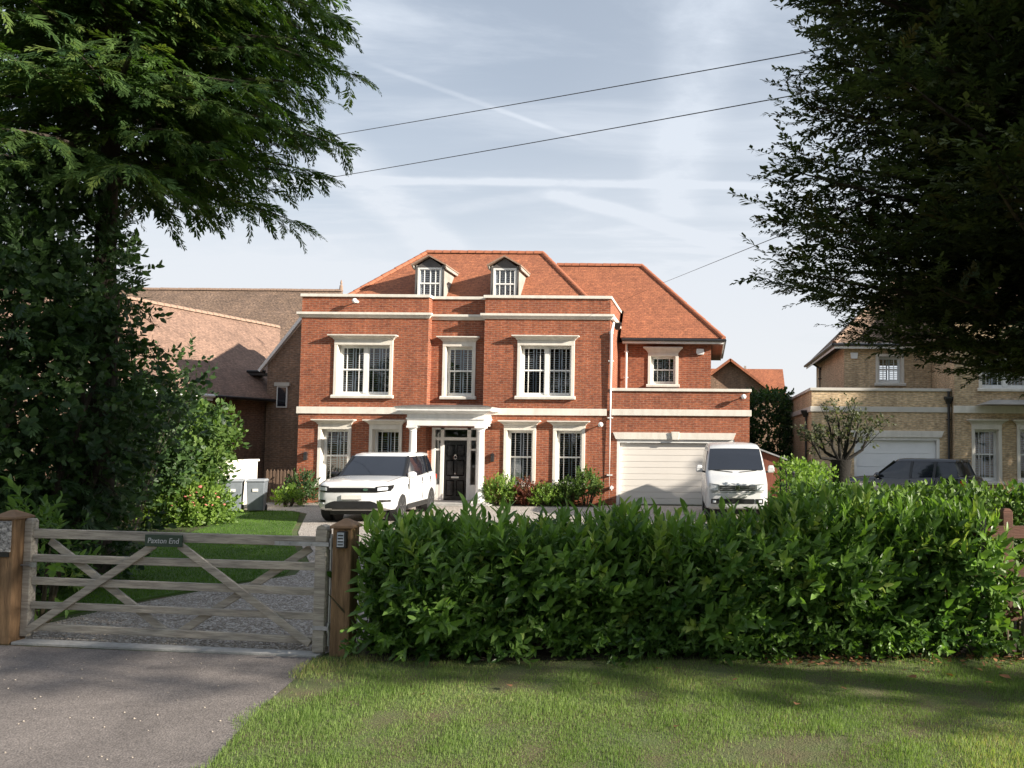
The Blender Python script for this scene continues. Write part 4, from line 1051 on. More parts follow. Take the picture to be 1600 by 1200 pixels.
def suv(name, loc, rz, label, paint, Lh=2.42, Wd=.99, Hr=1.76, rail=True, lights_mat='lamp_lens', cat='car', detail=True):
    V = root(name, loc, rz, label, cat, local=True)
    k = Lh / 2.42; kw = Wd / .99
    ys_k = np.array([-2.42, -2.36, -2.26, -2.05, -1.6, -1.0, -.3, .9, 1.7, 2.15, 2.34, 2.42]) * k
    hw_k = np.array([.64, .79, .89, .955, .985, .99, .985, .985, .975, .94, .88, .78]) * kw
    zt_k = [.93, .985, 1.025, 1.06, 1.10, 1.135, 1.13, 1.16, 1.19, 1.19, 1.16, 1.10]
    zb_k = [.52, .40, .34, .30, .29, .29, .29, .29, .30, .34, .42, .52]
    ys = np.concatenate([np.linspace(-2.42, -2.0, 12), np.linspace(-1.9, 1.9, 30), np.linspace(2.0, 2.42, 10)]) * k
    hw, zt, zb = crom(ys_k, hw_k, ys), crom(ys_k, zt_k, ys), crom(ys_k, zb_k, ys)
    secs = []
    for y, w, t, b_ in zip(ys, hw, zt, zb):
        cab = 1 if y > -1.0 * k else 0
        m = .72
        hs = [(0, b_), (w * .80, b_), (w * .93, b_ + .03), (w * .985, b_ + .12), (w * .99, .55), (w * 1.0, m), (w * .995, .86), (w * .975, min(t - .07, .98)), (w * .95, t - .045), (w * .90, t - .012), (w * .82, t + .006), (w * .5, t + .028), (0, t + .036)]
        secs.append((y, hs))
    body = loft_body(secs).build('body', paint, V, smooth=True)
    r = .375
    wy = (-1.50 * k, 1.42 * k); cutters = []
    for y in wy:
        for s in (-1, 1):
            c = MB(); c.lathe([(r + .065, -.30), (r + .065, .30)], (s * (Wd - .05), y, r + .01), 32, axis='X'); cutters.append(c.build('cutter', 'black_trim'))
    cut(body, cutters)
    lin = MB()
    for y in wy:
        for s in (-1, 1):
            lin.lathe([(r + .06, -.02), (r + .06, .02)], (s * (Wd - .34), y, r + .01), 24, axis='X')
            wheel(V, s * (Wd - .135), y, r, .26, s)
    lin.box(-Wd + .3, Wd - .3, -2.0 * k, 2.1 * k, .2, .34); lin.build('underbody', 'black_trim', V)
    # glasshouse
    gy = [(-1.02, .83, 1.12), (-.62, .80, 1.40), (-.22, .735, 1.66), (-.05, .70, 1.70)]
    ring = lambda yf, yr_, w, z, rf: [(-w * .93, yf + .02, z), (-w * .4, yf - .05 * rf, z), (0, yf - .07 * rf, z), (w * .4, yf - .05 * rf, z), (w * .93, yf + .02, z), (w, yf + .16, z), (w * 1.01, (yf + yr_) / 2, z), (w * .97, yr_ - .22, z), (w * .88, yr_ - .02, z), (0, yr_ + .04, z), (-w * .88, yr_ - .02, z), (-w * .97, yr_ - .22, z), (-w * 1.01, (yf + yr_) / 2, z), (-w, yf + .16, z)]
    g = MB(); R_ = [ring(-1.04 * k, 2.20 * k, .90 * kw, 1.10, 1.6), ring(-.64 * k, 2.08 * k, .845 * kw, 1.40 * Hr / 1.76, 1.2), ring(-.24 * k, 1.96 * k, .76 * kw, 1.665 * Hr / 1.76, .8)]
    n = len(R_[0])
    for q in R_: g.v += q
    for i in range(2):
        for j in range(n): g.f.append((i * n + j, i * n + (j + 1) % n, (i + 1) * n + (j + 1) % n, (i + 1) * n + j))
    g.m = [0] * len(g.f)
    gl = g.build('windows', 'car_glass', V, smooth=True, angle=28)
    hr = Hr / 1.76
    rf = MB(); ra, rb_, rc = ring(-.25 * k, 2.02 * k, .775 * kw, 1.655 * hr, .8), ring(-.16 * k, 2.02 * k, .755 * kw, 1.715 * hr, .8), ring(.0, 1.9 * k, .62 * kw, 1.755 * hr, .8)
    for q in (ra, rb_, rc): rf.v += q
    for i in range(2):
        for j in range(n): rf.f.append((i * n + j, i * n + (j + 1) % n, (i + 1) * n + (j + 1) % n, (i + 1) * n + j))
    rf.f.append(tuple(range(2 * n, 3 * n))); rf.f.append(tuple(range(n))[::-1]); rf.m = [0] * len(rf.f)
    rf.build('roof', paint, V, smooth=True, angle=60)
    # pillars
    for s in (-1, 1):
        p = MB(); p.bar((s * .845 * kw, -.98 * k, 1.12), (s * .742 * kw, -.24 * k, 1.665 * hr), .06, .05, up=(0, 0, 1)); p.build('pillar', 'black_gloss', V, bevel=.01)
        for y in (.42, 1.28):
            p = MB(); p.bar((s * .905 * kw, y * k, 1.13), (s * .772 * kw, (y + .03) * k, 1.665 * hr), .02, .085, up=(0, 1, 0)); p.build('pillar', 'black_gloss', V)
        mr = MB(); mx = s * 1.02 * kw; mr.lathe([(.02, -.11), (.075, -.10), (.095, -.03), (.095, .04), (.06, .10), (.02, .11)], (mx, -.78 * k, 1.17), 12, axis='X'); m_ = mr.build('mirror', paint if s > 0 else 'black_gloss', V, smooth=True)
        a = MB(); a.bar((s * .88 * kw, -.76 * k, 1.10), (mx, -.76 * k, 1.14), .05, .04); a.build('mirror_arm', 'black_trim', m_)
    # nose details follow the plan curve of the bumper
    yf = lambda x, off=0.0: float(np.interp(abs(x), hw_k[:6], ys_k[:6])) - off
    cv = lambda xs, off: [(x, yf(x, off)) for x in xs]
    def front(name_, mat, xs, z0, z1, off=.012, depth=.06, parent=V, curve=0.0):
        b = MB(); zz0 = [z0 + curve * abs(x) for x in xs] if not hasattr(z0, '__len__') else z0; zz1 = [z1 + curve * abs(x) for x in xs] if not hasattr(z1, '__len__') else z1
        strip(b, cv(xs, off), zz0, zz1, depth); return b.build(name_, mat, parent)
    gx = np.linspace(-.60, .60, 13) * kw
    gr = front('grille', 'mesh_grille', gx, .79, .905, .016)
    for z in (.815, .85, .885): front('grille_bar', 'black_gloss', gx, z - .006, z + .006, .026, .03, gr)
    bd = MB(); bd.lathe([(.055, -.008), (.05, .008)], (0, 0, 0), 14, axis='Y'); bd.v = [(x * 1.15 + .33, y + yf(.33, .03), z * .62 + .86) for x, y, z in bd.v]; bd.build('badge', 'badge', V)
    for s in (-1, 1):
        hx = np.linspace(.58, .93, 9) * kw * s
        t = np.linspace(0, 1, 9)
        hl = front('headlight', 'black_gloss', hx, .785 + .035 * t, .935 + .035 * t, .012)
        front('lens', lights_mat, hx[1:7], .825 + .03 * t[1:7], .905 + .03 * t[1:7], .022, .03, hl)
        fx = np.linspace(.66, .90, 6) * kw * s
        it = front('side_intake', 'black_trim', fx, .54, .60, .012); front('fog_lamp', lights_mat, fx[1:5], .50, .535, .02, .04, it)
    lx = np.linspace(-.66, .66, 13) * kw
    front('lower_intake', 'black_trim', lx, .385 + .0 * lx, .57 - .10 * np.clip(np.abs(lx) / kw - .5, 0, 1) / .16, .014, .1)
    front('skid_plate', 'skid_metal', np.linspace(-.5, .5, 9) * kw, .33, .40, -.02, .12)
    pl = MB(); pl.box(-.26, .26, yf(0, .05), yf(0, .01), .615, .725); pl.build('number_plate', 'plate_white', V, bevel=.006)
    # shut lines, sills, handles, fender vent
    for s in (-1, 1):
        c = MB(); c.box(s * .94 * kw - .05, s * .94 * kw + .05, -1.0 * k, 1.0 * k, .26, .40); c.build('sill', 'black_trim', V, bevel=.02)
        ws = lambda y: float(np.interp(y, ys, hw))
        for y in (-.92, .42, 1.32):
            d_ = MB(); w = ws(y * k); d_.box(s * w * .985 - .006, s * w * 1.0 + .003 * s, y * k - .004, y * k + .004, .46, 1.06); d_.build('door_seam', 'black_trim', V)
        for y in (.22, 1.1):
            d_ = MB(); w = ws(y * k); d_.box(min(s * w * .98, s * (w + .025)), max(s * w * .98, s * (w + .025)), y * k - .1, y * k + .1, .93, .955); d_.build('door_handle', paint, V, bevel=.006)
        d_ = MB(); w = ws(-.98 * k); d_.prism([(s * w * .97, -1.05 * k, .93), (s * w * .97, -.97 * k, .93), (s * w * .97, -.93 * k, .80), (s * w * .97, -1.01 * k, .80)], (s * .04, 0, 0)); d_.build('fender_vent', 'black_trim', V)
        tl = MB(); tl.box(min(s * .72 * kw, s * .895 * kw), max(s * .72 * kw, s * .895 * kw), 2.20 * k, 2.38 * k, .92, 1.08); tl.build('tail_light', 'tail_lamp', V, bevel=.015)
    for s in (-1, 1):
        pts = [(s * float(np.interp(y, ys, hw)) * .86, y, float(np.interp(y, ys, zt)) + .0075) for y in np.linspace(-2.22, -1.06, 8) * k]
        d_ = MB(); d_.tube(pts, .006, 5); d_.build('bonnet_seam', 'black_trim', V)
    hb = MB(); hb.tube([(-.72 * kw, -1.09 * k, 1.155), (0, -1.17 * k, 1.17), (.72 * kw, -1.09 * k, 1.155)], .012, 6); hb.build('wiper', 'black_trim', V)
    # cabin: seats and mirror glimpsed through dark glass
    return V


def van(name, loc, rz, label):
    V = root(name, loc, rz, label, 'van', local=True)
    ys_k = [-2.32, -2.29, -2.22, -2.05, -1.72, -1.35, -.98, -.72, -.2, 1.0, 2.1, 2.22, 2.26]
    zt_k = [.80, .93, 1.02, 1.10, 1.235, 1.57, 1.90, 1.985, 2.03, 2.05, 2.03, 1.98, 1.85]
    hw_k = [.64, .76, .83, .885, .90, .90, .90, .90, .90, .90, .895, .87, .80]
    zb_k = [.48, .40, .36, .34, .33, .33, .33, .33, .33, .33, .34, .40, .48]
    ys = np.concatenate([np.linspace(-2.32, -2.0, 9), np.linspace(-1.9, -.6, 16), np.linspace(-.4, 2.0, 12), np.linspace(2.06, 2.26, 7)])
    secs = []
    taper = lambda z: 1 - .13 * max(0, min(1, (z - 1.15) / .85)) ** 1.2
    for y in ys:
        t, w, zb = float(crom(ys_k, zt_k, [y])[0]), float(crom(ys_k, hw_k, [y])[0]), float(crom(ys_k, zb_k, [y])[0])
        hi = [zb + (t - zb) * q for q in (.16, .36, .55, .72, .86)]
        hs = [(0, zb), (w * .85, zb), (w * .965, zb + .04)] + [(w * (.985 + .015 * math.sin(q * 3)) * taper(z), z) for q, z in zip((.16, .36, .55, .72, .86), hi)] + [(w * .975 * taper(t), t - .06), (w * .93 * taper(t), t - .02), (w * .82 * taper(t), t), (w * .4, t + .018), (0, t + .022)]
        secs.append((y, hs))
    body = loft_body(secs).build('body', 'van_white', V, smooth=True)
    r = .33; cutters = []; wy = (-1.42, 1.35)
    for y in wy:
        for s in (-1, 1):
            c = MB(); c.lathe([(r + .05, -.3), (r + .05, .3)], (s * .86, y, r + .01), 28, axis='X'); cutters.append(c.build('cutter', 'black_trim'))
    cut(body, cutters)
    for y in wy:
        for s in (-1, 1): wheel(V, s * .78, y, r, .2, s)
    b = MB(); b.box(-.6, .6, -2.0, 2.1, .2, .36); b.build('underbody', 'black_trim', V)
    # windscreen laid on the slope
    zt = lambda y: float(crom(ys_k, zt_k, [y])[0])
    b = MB(); rows = []
    for y in np.linspace(-1.60, -1.02, 6):
        z = zt(y); w = .83 * taper(z); rows.append([(x * w, y - .035 + .02 * abs(x) ** 2, z + .024 - .012 * abs(x) ** 3) for x in (-1, -.8, -.4, 0, .4, .8, 1)])
    for q in rows: b.v += q
    for i in range(5):
        for j in range(6): b.f.append((i * 7 + j, i * 7 + j + 1, (i + 1) * 7 + j + 1, (i + 1) * 7 + j))
    b.m = [0] * len(b.f)
    ws = b.build('windscreen', 'car_glass', V, smooth=True)
    b = MB()
    for s in (-1, 1): b.bar((s * .1, -1.70, 1.285), (s * .62, -1.62, 1.335), .02, .015)
    b.build('wiper', 'black_trim', V)
    for s in (-1, 1):
        # side glass
        g = MB(); pts = [(-1.33, 1.30), (-.2, 1.30), (-.2, 1.82), (-.85, 1.82)]
        g.prism([(s * (.905 * taper(z) + .002), y, z) for y, z in pts], (s * .006, 0, 0)); g.build('side_window', 'car_glass', V)
        g = MB(); pts = [(0, 1.30), (1.9, 1.30), (1.9, 1.82), (0, 1.82)]
        g.prism([(s * (.905 * taper(z) + .002), y, z) for y, z in pts], (s * .006, 0, 0)); g.build('side_window', 'black_gloss', V)
        m = MB(); m.frus((s * 1.06 - .09, s * 1.06 + .09, -1.42, -1.30, 1.27), (s * 1.06 - .10, s * 1.06 + .10, -1.44, -1.30, 1.36)); m.frus((s * 1.06 - .10, s * 1.06 + .10, -1.44, -1.30, 1.36), (s * 1.06 - .07, s * 1.06 + .07, -1.41, -1.30, 1.46)); mo = m.build('mirror', 'van_white', V, bevel=.025)
        a = MB(); a.bar((s * .86, -1.33, 1.27), (s * 1.02, -1.36, 1.30), .05, .05); a.build('mirror_arm', 'black_trim', mo)
    yf = lambda x, off: float(np.interp(abs(x), hw_k[:5], ys_k[:5])) - off
    def front(nm, mat, xs, z0, z1, off=.015, depth=.06, par=V):
        b = MB(); n = len(xs); strip(b, [(x, yf(x, off)) for x in xs], z0, z1, depth); return b.build(nm, mat, par)
    gx = np.linspace(-.50, .50, 11)
    gr = front('grille', 'mesh_grille', gx, .83, .965, .01)
    for z in (.862, .905, .948): front('grille_bar', 'galvanised', gx, z - .006, z + .006, .02, .03, gr)
    e = MB(); e.lathe([(.068, -.008), (.068, .008), (.05, .008), (.05, -.008)], (0, 0, 0), 18, axis='Y'); e.v = [(x, y + yf(0, .035), z + .90) for x, y, z in e.v]
    for a_, c_ in (((-.045, .94), (-.014, .86)), ((-.014, .86), (0, .90)), ((0, .90), (.014, .86)), ((.014, .86), (.045, .94))): e.bar((a_[0], yf(0, .035), a_[1]), (c_[0], yf(0, .035), c_[1]), .012, .012, up=(0, 1, 0))
    e.build('badge', 'chrome', gr)
    for s in (-1, 1):
        hx = np.linspace(.51, .80, 8) * s; t = np.linspace(0, 1, 8)
        h = front('headlight', 'galvanised', hx, .81 + .02 * t, .985 + .03 * t, .012); front('lens', 'lamp_lens', hx[1:7], .835 + .02 * t[1:7], .96 + .03 * t[1:7], .024, .03, h)
        fx = np.linspace(.52, .74, 6) * s; f_ = front('bumper_vent', 'black_trim', fx, .50, .62, .014)
        front('fog_lamp', 'lamp_lens', fx[2:5], .53, .59, .024, .04, f_)
    front('lower_grille', 'black_trim', np.linspace(-.48, .48, 9), .50, .62, .016)
    front('bumper_crease', 'black_trim', np.linspace(-.80, .80, 15), .783, .79, .008, .03)
    p = MB(); p.box(-.26, .26, yf(0, .045), yf(0, .005), .655, .765); p.build('number_plate', 'plate_white', V, bevel=.005)
    return V


suv('parked_suv', (-9.10, 23.5, .012), R(4), 'white luxury four wheel drive car parked on the gravel before the porch', 'car_white')
vn = van('parked_van', (.74, 24.16, .012), R(2.0), 'white panel van parked in front of the white garage door')
vn.scale = (.93, .93, 1.03)
suv('dark_car', (6.2, 25.45, .012), R(-127), 'dark navy car parked in front of the neighbouring garage', 'car_navy', Lh=2.02, Wd=.88, Hr=1.70)


# ================================================================== GATE, FENCES, SMALL THINGS
def gate():
    A, B = Vector((-7.13, 8.86, 0)), Vector((-3.86, 8.38, 0)); L_ = (B - A).length; rz = math.atan2(B.y - A.y, B.x - A.x)
    G = root('field_gate', A, rz, 'weathered wooden five bar field gate closed across the drive', 'gate', local=True)
    X = lambda u: u * L_
    b = MB(); b.box(-.045, .045, -.04, .04, .06, 1.26); b.frus((-.045, .045, -.04, .04, 1.26), (-.03, .03, -.03, .03, 1.285)); b.build('stile', 'wood_gate', G, bevel=.006)
    b = MB(); b.box(L_ - .02, L_ + .10, -.045, .045, .04, 1.24)
    b.prism([(L_ - .02, -.045, 1.24), (L_ + .10, -.045, 1.24), (L_ + .085, -.045, 1.275), (L_ + .04, -.045, 1.295), (L_ - .005, -.045, 1.275)], (0, .09, 0)); b.build('stile', 'wood_gate', G, bevel=.006)
    for i, (z0, z1) in enumerate(((1.075, 1.172), (.835, .915), (.59, .668), (.35, .422), (.113, .188))):
        b = MB(); j = .004 * (-1) ** i
        b.prism([(.046, -.018, z0 + j), (L_ - .021, -.018, z0), (L_ - .021, -.018, z1), (.046, -.018, z1 + j)], (0, .036, 0)); b.build('rail', 'wood_gate', G, bevel=.005)
    for (u0, z0, u1, z1, y) in ((.012, .12, .452, 1.05, -.034), (.538, 1.05, .985, .12, -.034), (.06, 1.05, .50, .13, .034), (.965, 1.05, .52, .13, .034)):
        b = MB(); b.bar((X(u0), y, z0), (X(u1), y, z1), .026, .078, up=(0, 0, 1)); b.build('brace', 'wood_gate', G, bevel=.005)
    b = MB(); b.box(X(.862), L_ + .13, -.052, -.046, 1.082, 1.122)
    for u in (.875, .91, .945, .98): b.lathe([(.011, -.010), (.011, .002)], (X(u), -.054, 1.102), 8, axis='Y')
    b.tube([(L_ + .135, -.02, 1.05), (L_ + .135, -.02, 1.16)], .016, 8); b.build('hinge_strap', 'galvanised', G)
    b = MB(); b.box(L_ - .02, L_ + .15, -.052, -.046, .26, .30); b.tube([(L_ + .135, -.02, .23), (L_ + .135, -.02, .33)], .016, 8); b.build('hinge_strap', 'galvanised', G)
    b = MB(); b.tube([(L_ + .125, .0, .1), (L_ + .125, .0, 1.2)], .012, 8); b.build('drop_rod', 'galvanised', G)
    b = MB(); b.box(.0, .12, -.052, -.042, .78, .83); b.tube([(.06, -.06, .80), (-.09, -.06, .80)], .009, 6); b.build('latch', 'galvanised', G)
    b = MB(); x0, x1 = X(.425), X(.553); b.box(x0, x1, -.066, -.052, 1.035, 1.155); b.box(x0 + .03, x1 - .03, -.052, -.0195, 1.08, 1.15)
    for x in (x0 + .02, x1 - .02):
        for z in (1.05, 1.14): b.lathe([(.005, -.003), (.005, .001)], (x, -.068, z), 6, axis='Y')
    sg = b.build('name_plate', 'sign_green', G, bevel=.004); sg['label'] = 'dark green name plate reading Paxton End'
    cu = bpy.data.curves.new('lettering', 'FONT'); cu.body = 'Paxton End'; cu.size = .078; cu.extrude = .0012; cu.align_x = 'CENTER'; cu.align_y = 'CENTER'; cu.shear = .12
    cu.materials.append(MATS['sign_ink']); tmp = bpy.data.objects.new('lettering_curve', cu); col.objects.link(tmp); bpy.context.view_layer.update()
    me = bpy.data.meshes.new_from_object(tmp.evaluated_get(bpy.context.evaluated_depsgraph_get())); bpy.data.objects.remove(tmp); to = bpy.data.objects.new('lettering', me); col.objects.link(to); to.parent = sg; to.location = ((x0 + x1) / 2, -.0685, 1.093); to.rotation_euler = (R(90), 0, 0)


gate()


def post(x, y, w, h, label, mat='wood_post'):
    P = root('gate_post', (x, y, 0), 0, label, 'gate post', local=True)
    b = MB(); b.box(-w / 2, w / 2, -w / 2, w / 2, 0, h - .06); b.build('shaft', mat, P, bevel=.01)
    b = MB(); e = w / 2 + .022; b.box(-e, e, -e, e, h - .06, h - .035); b.frus((-e, e, -e, e, h - .035), (-.02, .02, -.02, .02, h + .03)); b.build('cap', 'wood_cap', P, bevel=.005)
    return P


p1 = post(-3.615, 8.42, .19, 1.32, 'brown wooden gate post with pyramid cap and keypad beside the laurel hedge')
b = MB(); b.box(-.035, .062, -.145, -.096, 1.07, 1.235); kp = b.build('keypad', 'black_trim', p1, bevel=.006)
b = MB(); b.box(-.026, .042, -.150, -.146, 1.085, 1.225); b.build('keypad_face', 'keypad_face', kp)
b = MB()
for i in range(4): b.box(-.018, .034, -.153, -.151, 1.10 + i * .03, 1.112 + i * .03)
b.build('keypad_lettering', 'black_trim', kp)
p2 = post(-7.29, 8.81, .215, 1.345, 'stout wooden gate post with mottled grey stone plaque, left of the gate')
b = MB(); b.box(-.105, .085, -.128, -.109, .95, 1.27); b.build('stone_plaque', 'flint', p2, bevel=.006)
b = MB(); b.box(-.09, .07, -.122, -.109, .90, .945); b.build('plaque_bracket', 'black_trim', p2)
# stub of closed boarding running off to the left of that post
F = root('boarded_fence', (-7.9, 8.85, 0), 0, 'short run of upright fence boards left of the gate post', 'fence', local=True)
for i in range(8):
    b = MB(); b.box(.47 - i * .125, .47 - i * .125 - .115, -.012 + .006 * (i % 2), .012, .03, .92); b.build('board', 'wood_post', F)
for z in (.2, .75): b = MB(); b.box(-.55, .5, .019, .07, z, z + .08); b.build('rail', 'wood_post', F)

# dark ranch fence at the right end of the hedge
F = root('ranch_fence', (3.18, 8.75, 0), R(6), 'dark brown post and rail fence at the right end of the hedge', 'fence', local=True)
for x in (-.05, 1.75, 3.5):
    b = MB(); b.box(x - .055, x + .055, -.05, .05, 0, 1.45); b.frus((x - .055, x + .055, -.05, .05, 1.45), (x - .03, x + .03, -.03, .03, 1.48)); b.build('post', 'wood_fence', F, bevel=.008)
for z in (1.24, .83, .40):
    b = MB(); b.box(-.45, 3.6, -.085, -.052, z - .065, z + .065); b.build('rail', 'wood_fence', F, bevel=.005)
b = MB(); b.box(2.78, 2.85, 8.52, 8.59, 0, 1.40); b.frus((2.78, 2.85, 8.52, 8.59, 1.40), (2.80, 2.83, 8.54, 8.57, 1.43)); tag(b.build('fence_post', 'gutter_black', origin=(2.815, 8.555, 0), bevel=.006), 'dark metal fence post sunk in the laurel at its right end', 'post')

# picket side gate between the houses
F = root('picket_fence', (-14.1, 27.6, 0), 0, 'narrow brown picket side gate beside the red brick house', 'fence', local=True)
for i in range(8):
    x = -.42 + i * .115; b = MB(); b.prism([(x - .036, -.01, .05), (x + .036, -.01, .05), (x + .036, -.01, 1.05), (x, -.01, 1.12), (x - .036, -.01, 1.05)], (0, .02, 0)); b.build('picket', 'wood_picket', F)
for z in (.25, .85): b = MB(); b.box(-.5, .34, .013, .05, z - .04, z + .04); b.build('rail', 'wood_picket', F)


def bin_(x, y, rz, label, s=1.0):
    B = root('wheelie_bin', (x, y, .012), rz, label, 'bin', 'bins beside the picket gate', local=True)
    b = MB(); b.frus((-.20 * s, .20 * s, -.22, .22, .05), (-.235 * s, .235 * s, -.29, .27, .86)); b.box(-.25 * s, .25 * s, -.31, .29, .86, .90); b.build('body', 'bin_grey', B, bevel=.02)
    b = MB(); b.frus((-.26 * s, .26 * s, -.33, .27, .902), (-.23 * s, .23 * s, -.27, .25, .955)); b.tube([(-.2 * s, .33, .90), (.2 * s, .33, .90)], .018, 8); b.build('lid', 'bin_lid', B, bevel=.015)
    for sx in (-1, 1): b = MB(); b.lathe([(.1, -.025), (.1, .025)], (sx * .2 * s, .24, .1), 16, axis='X'); b.build('wheel', 'tyre', B, smooth=True)
    b = MB(); b.box(-.07, .07, -.297, -.268, .60, .68); b.v = [(x_, y_ + (z_ - .6) * -.06 + .003, z_) for x_, y_, z_ in b.v]; b.build('sticker', 'plate_white', B)


bin_(-13.62, 24.1, R(22), 'grey wheelie bin next to the pink flowering hedge')
bin_(-13.06, 24.3, R(18), 'grey wheelie bin nearer the picket gate')

W = root('garden_wall', (-14.25, 24, 0), 0, 'low white rendered garden wall behind the bins', 'wall', local=True)
b = MB(); b.box(-.1, .1, -2.6, 2.3, 0, 1.42); b.build('wall_body', 'render_white', W, bevel=.01)
b = MB(); b.box(-.14, .14, -2.64, 2.34, 1.423, 1.49); b.build('coping', 'render_white', W, bevel=.01)

# reddish shed by the van
S = root('garden_shed', (2.1, 26.2, 0), 0, 'red brown boarded shed with sloping felt roof beside the van', 'shed', local=True)
for i in range(9):
    x = -.62 + i * .098; b = MB(); b.prism([(x, -.7, .03), (x + .094, -.7, .03), (x + .094, -.7, 1.93 - (x + .72) * .36), (x, -.7, 1.97 - (x + .72) * .36)], (0, .02, 0)); b.build('board', 'wood_shed', S)
for i in range(12):
    y = -.675 + i * .112; b = MB(); b.box(.245, .265, y, y + .107, .03, 1.57); b.build('board', 'wood_shed', S)
b = MB(); b.prism([(-.66, -.80, 2.02), (.36, -.80, 1.645), (.36, -.80, 1.60), (-.66, -.80, 1.975)], (0, 1.6, 0)); b.build('roof', 'felt', S)

# overhead wires
def wire(name, p, q, sag, r, label):
    p, q = Vector(p), Vector(q); pts = []
    for i in range(33):
        t = i / 32; pts.append(p.lerp(q, t) - Vector((0, 0, sag * 4 * t * (1 - t))))
    b = MB(); b.tube(pts, r, 6); o = b.build(name, 'cable', origin=tuple(p)); tag(o, label, 'cable')


wire('overhead_cable', (6.74, 9.8, 7.95), (-26.65, 36.8, 14.2), .15, .009, 'upper of the two dark overhead cables crossing the sky')
wire('overhead_cable', (6.22, 9.8, 7.35), (-26.23, 36.8, 12.35), .15, .009, 'lower of the two dark overhead cables crossing the sky')
wire('overhead_cable', (1.69, 8.6, 4.7), (-1.75, 32, 8.29), .0, .006, 'thin cable running from the conifer to the garage wing roof')


# ================================================================== PLANTS
LEAF = t_leaf()
LEAF_N = t_leaf(.26, .06, .15)
LEAF_R = t_leaf(.62, .06, .10)
SPRIG = [t_sprig(9, LEAF, 56, 1, .42, s) for s in range(4)]
SPRIG_S = [t_sprig(7, LEAF_R, 65, 1, .36, s + 10) for s in range(3)]
FROND = [t_frond(11, .42, 34, .22, .034, 1, .10), t_frond(10, .48, 38, .12, .038, 2, .12), t_frond(11, .36, 32, .30, .034, 3, .10), t_frond(10, .46, 42, .2, .036, 4, .14)]
NEEDLE = [t_frond(8, .34, 42, .02, .048, 5, .10), t_frond(8, .38, 46, -.06, .05, 6, .12), t_frond(9, .30, 38, .05, .046, 7, .10)]


def scatter(temps, pos, dirs, scale, up=(0, 0, 1), var=None):
    pos, dirs, scale = np.asarray(pos), np.asarray(dirs), np.asarray(scale)
    n = len(pos); up = np.asarray(up, float); up = np.tile(up, (n, 1)) if up.ndim == 1 else up
    up = up + rng.normal(scale=.25, size=(n, 3)); var = rng.random(n) if var is None else var
    out = []; k = rng.integers(0, len(temps), n)
    for i, (tv, tt) in enumerate(temps):
        s = k == i
        if s.any(): out.append(inst(tv, tt, pos[s], dirs[s], up[s], scale[s], var[s]))
    return cat(out)


def lump(d, seed, amp=.25, f=2.3):
    ph = np.random.default_rng(seed).uniform(0, 6.28, (5, 3)); k = np.random.default_rng(seed + 1).normal(size=(5, 3)) * f
    return 1 + amp * sum(np.sin(d @ k[i] + ph[i, 0]) for i in range(5)) / 2.2


def bush(name, c, rad, n, size, mat, label, cat_='shrub', temps=None, group=None, stems=6, seed=1, zmin=.05, up=.45, hollow=.45, amp=.25, stem_mat='twig', parent=None, stem_r=1.0):
    P = root(name, (c[0], c[1], 0), 0, label, cat_, group) if parent is None else parent
    d = rand_dirs(n * 2); d = d[(d[:, 2] > -.75)][:n]; r = lump(d, seed, amp) * (hollow + (1 - hollow) * rng.random(len(d)) ** .45)
    pos = np.asarray(c) + d * r[:, None] * np.asarray(rad)
    ok = pos[:, 2] > zmin; pos, d = pos[ok], d[ok]
    dirs = d * (1 - up) + np.array([0, 0, up]) + rng.normal(scale=.42, size=d.shape)
    V, T, C = scatter(temps or SPRIG_S, pos, dirs, size * rng.uniform(.7, 1.25, len(pos)), up=np.array([0, 0, 1.]))
    np_mesh('foliage', V, T, mat, P, C)
    b = MB()
    for i in range(stems):
        a = i * 2.4; e = np.asarray(c) + np.array([math.cos(a) * rad[0], math.sin(a) * rad[1], rad[2] * random.uniform(.2, .8)]) * .7
        s = Vector((c[0] + .1 * math.cos(a), c[1] + .1 * math.sin(a), 0)); e = Vector(e); m_ = s.lerp(e, .5) + Vector((random.uniform(-.1, .1), random.uniform(-.1, .1), .12))
        b.tube([s, m_, e], [stem_r * (.022 + .012 * rad[2]), stem_r * (.014 + .008 * rad[2]), .006], 6)
    b.build('stem', stem_mat, P, smooth=True)
    return P


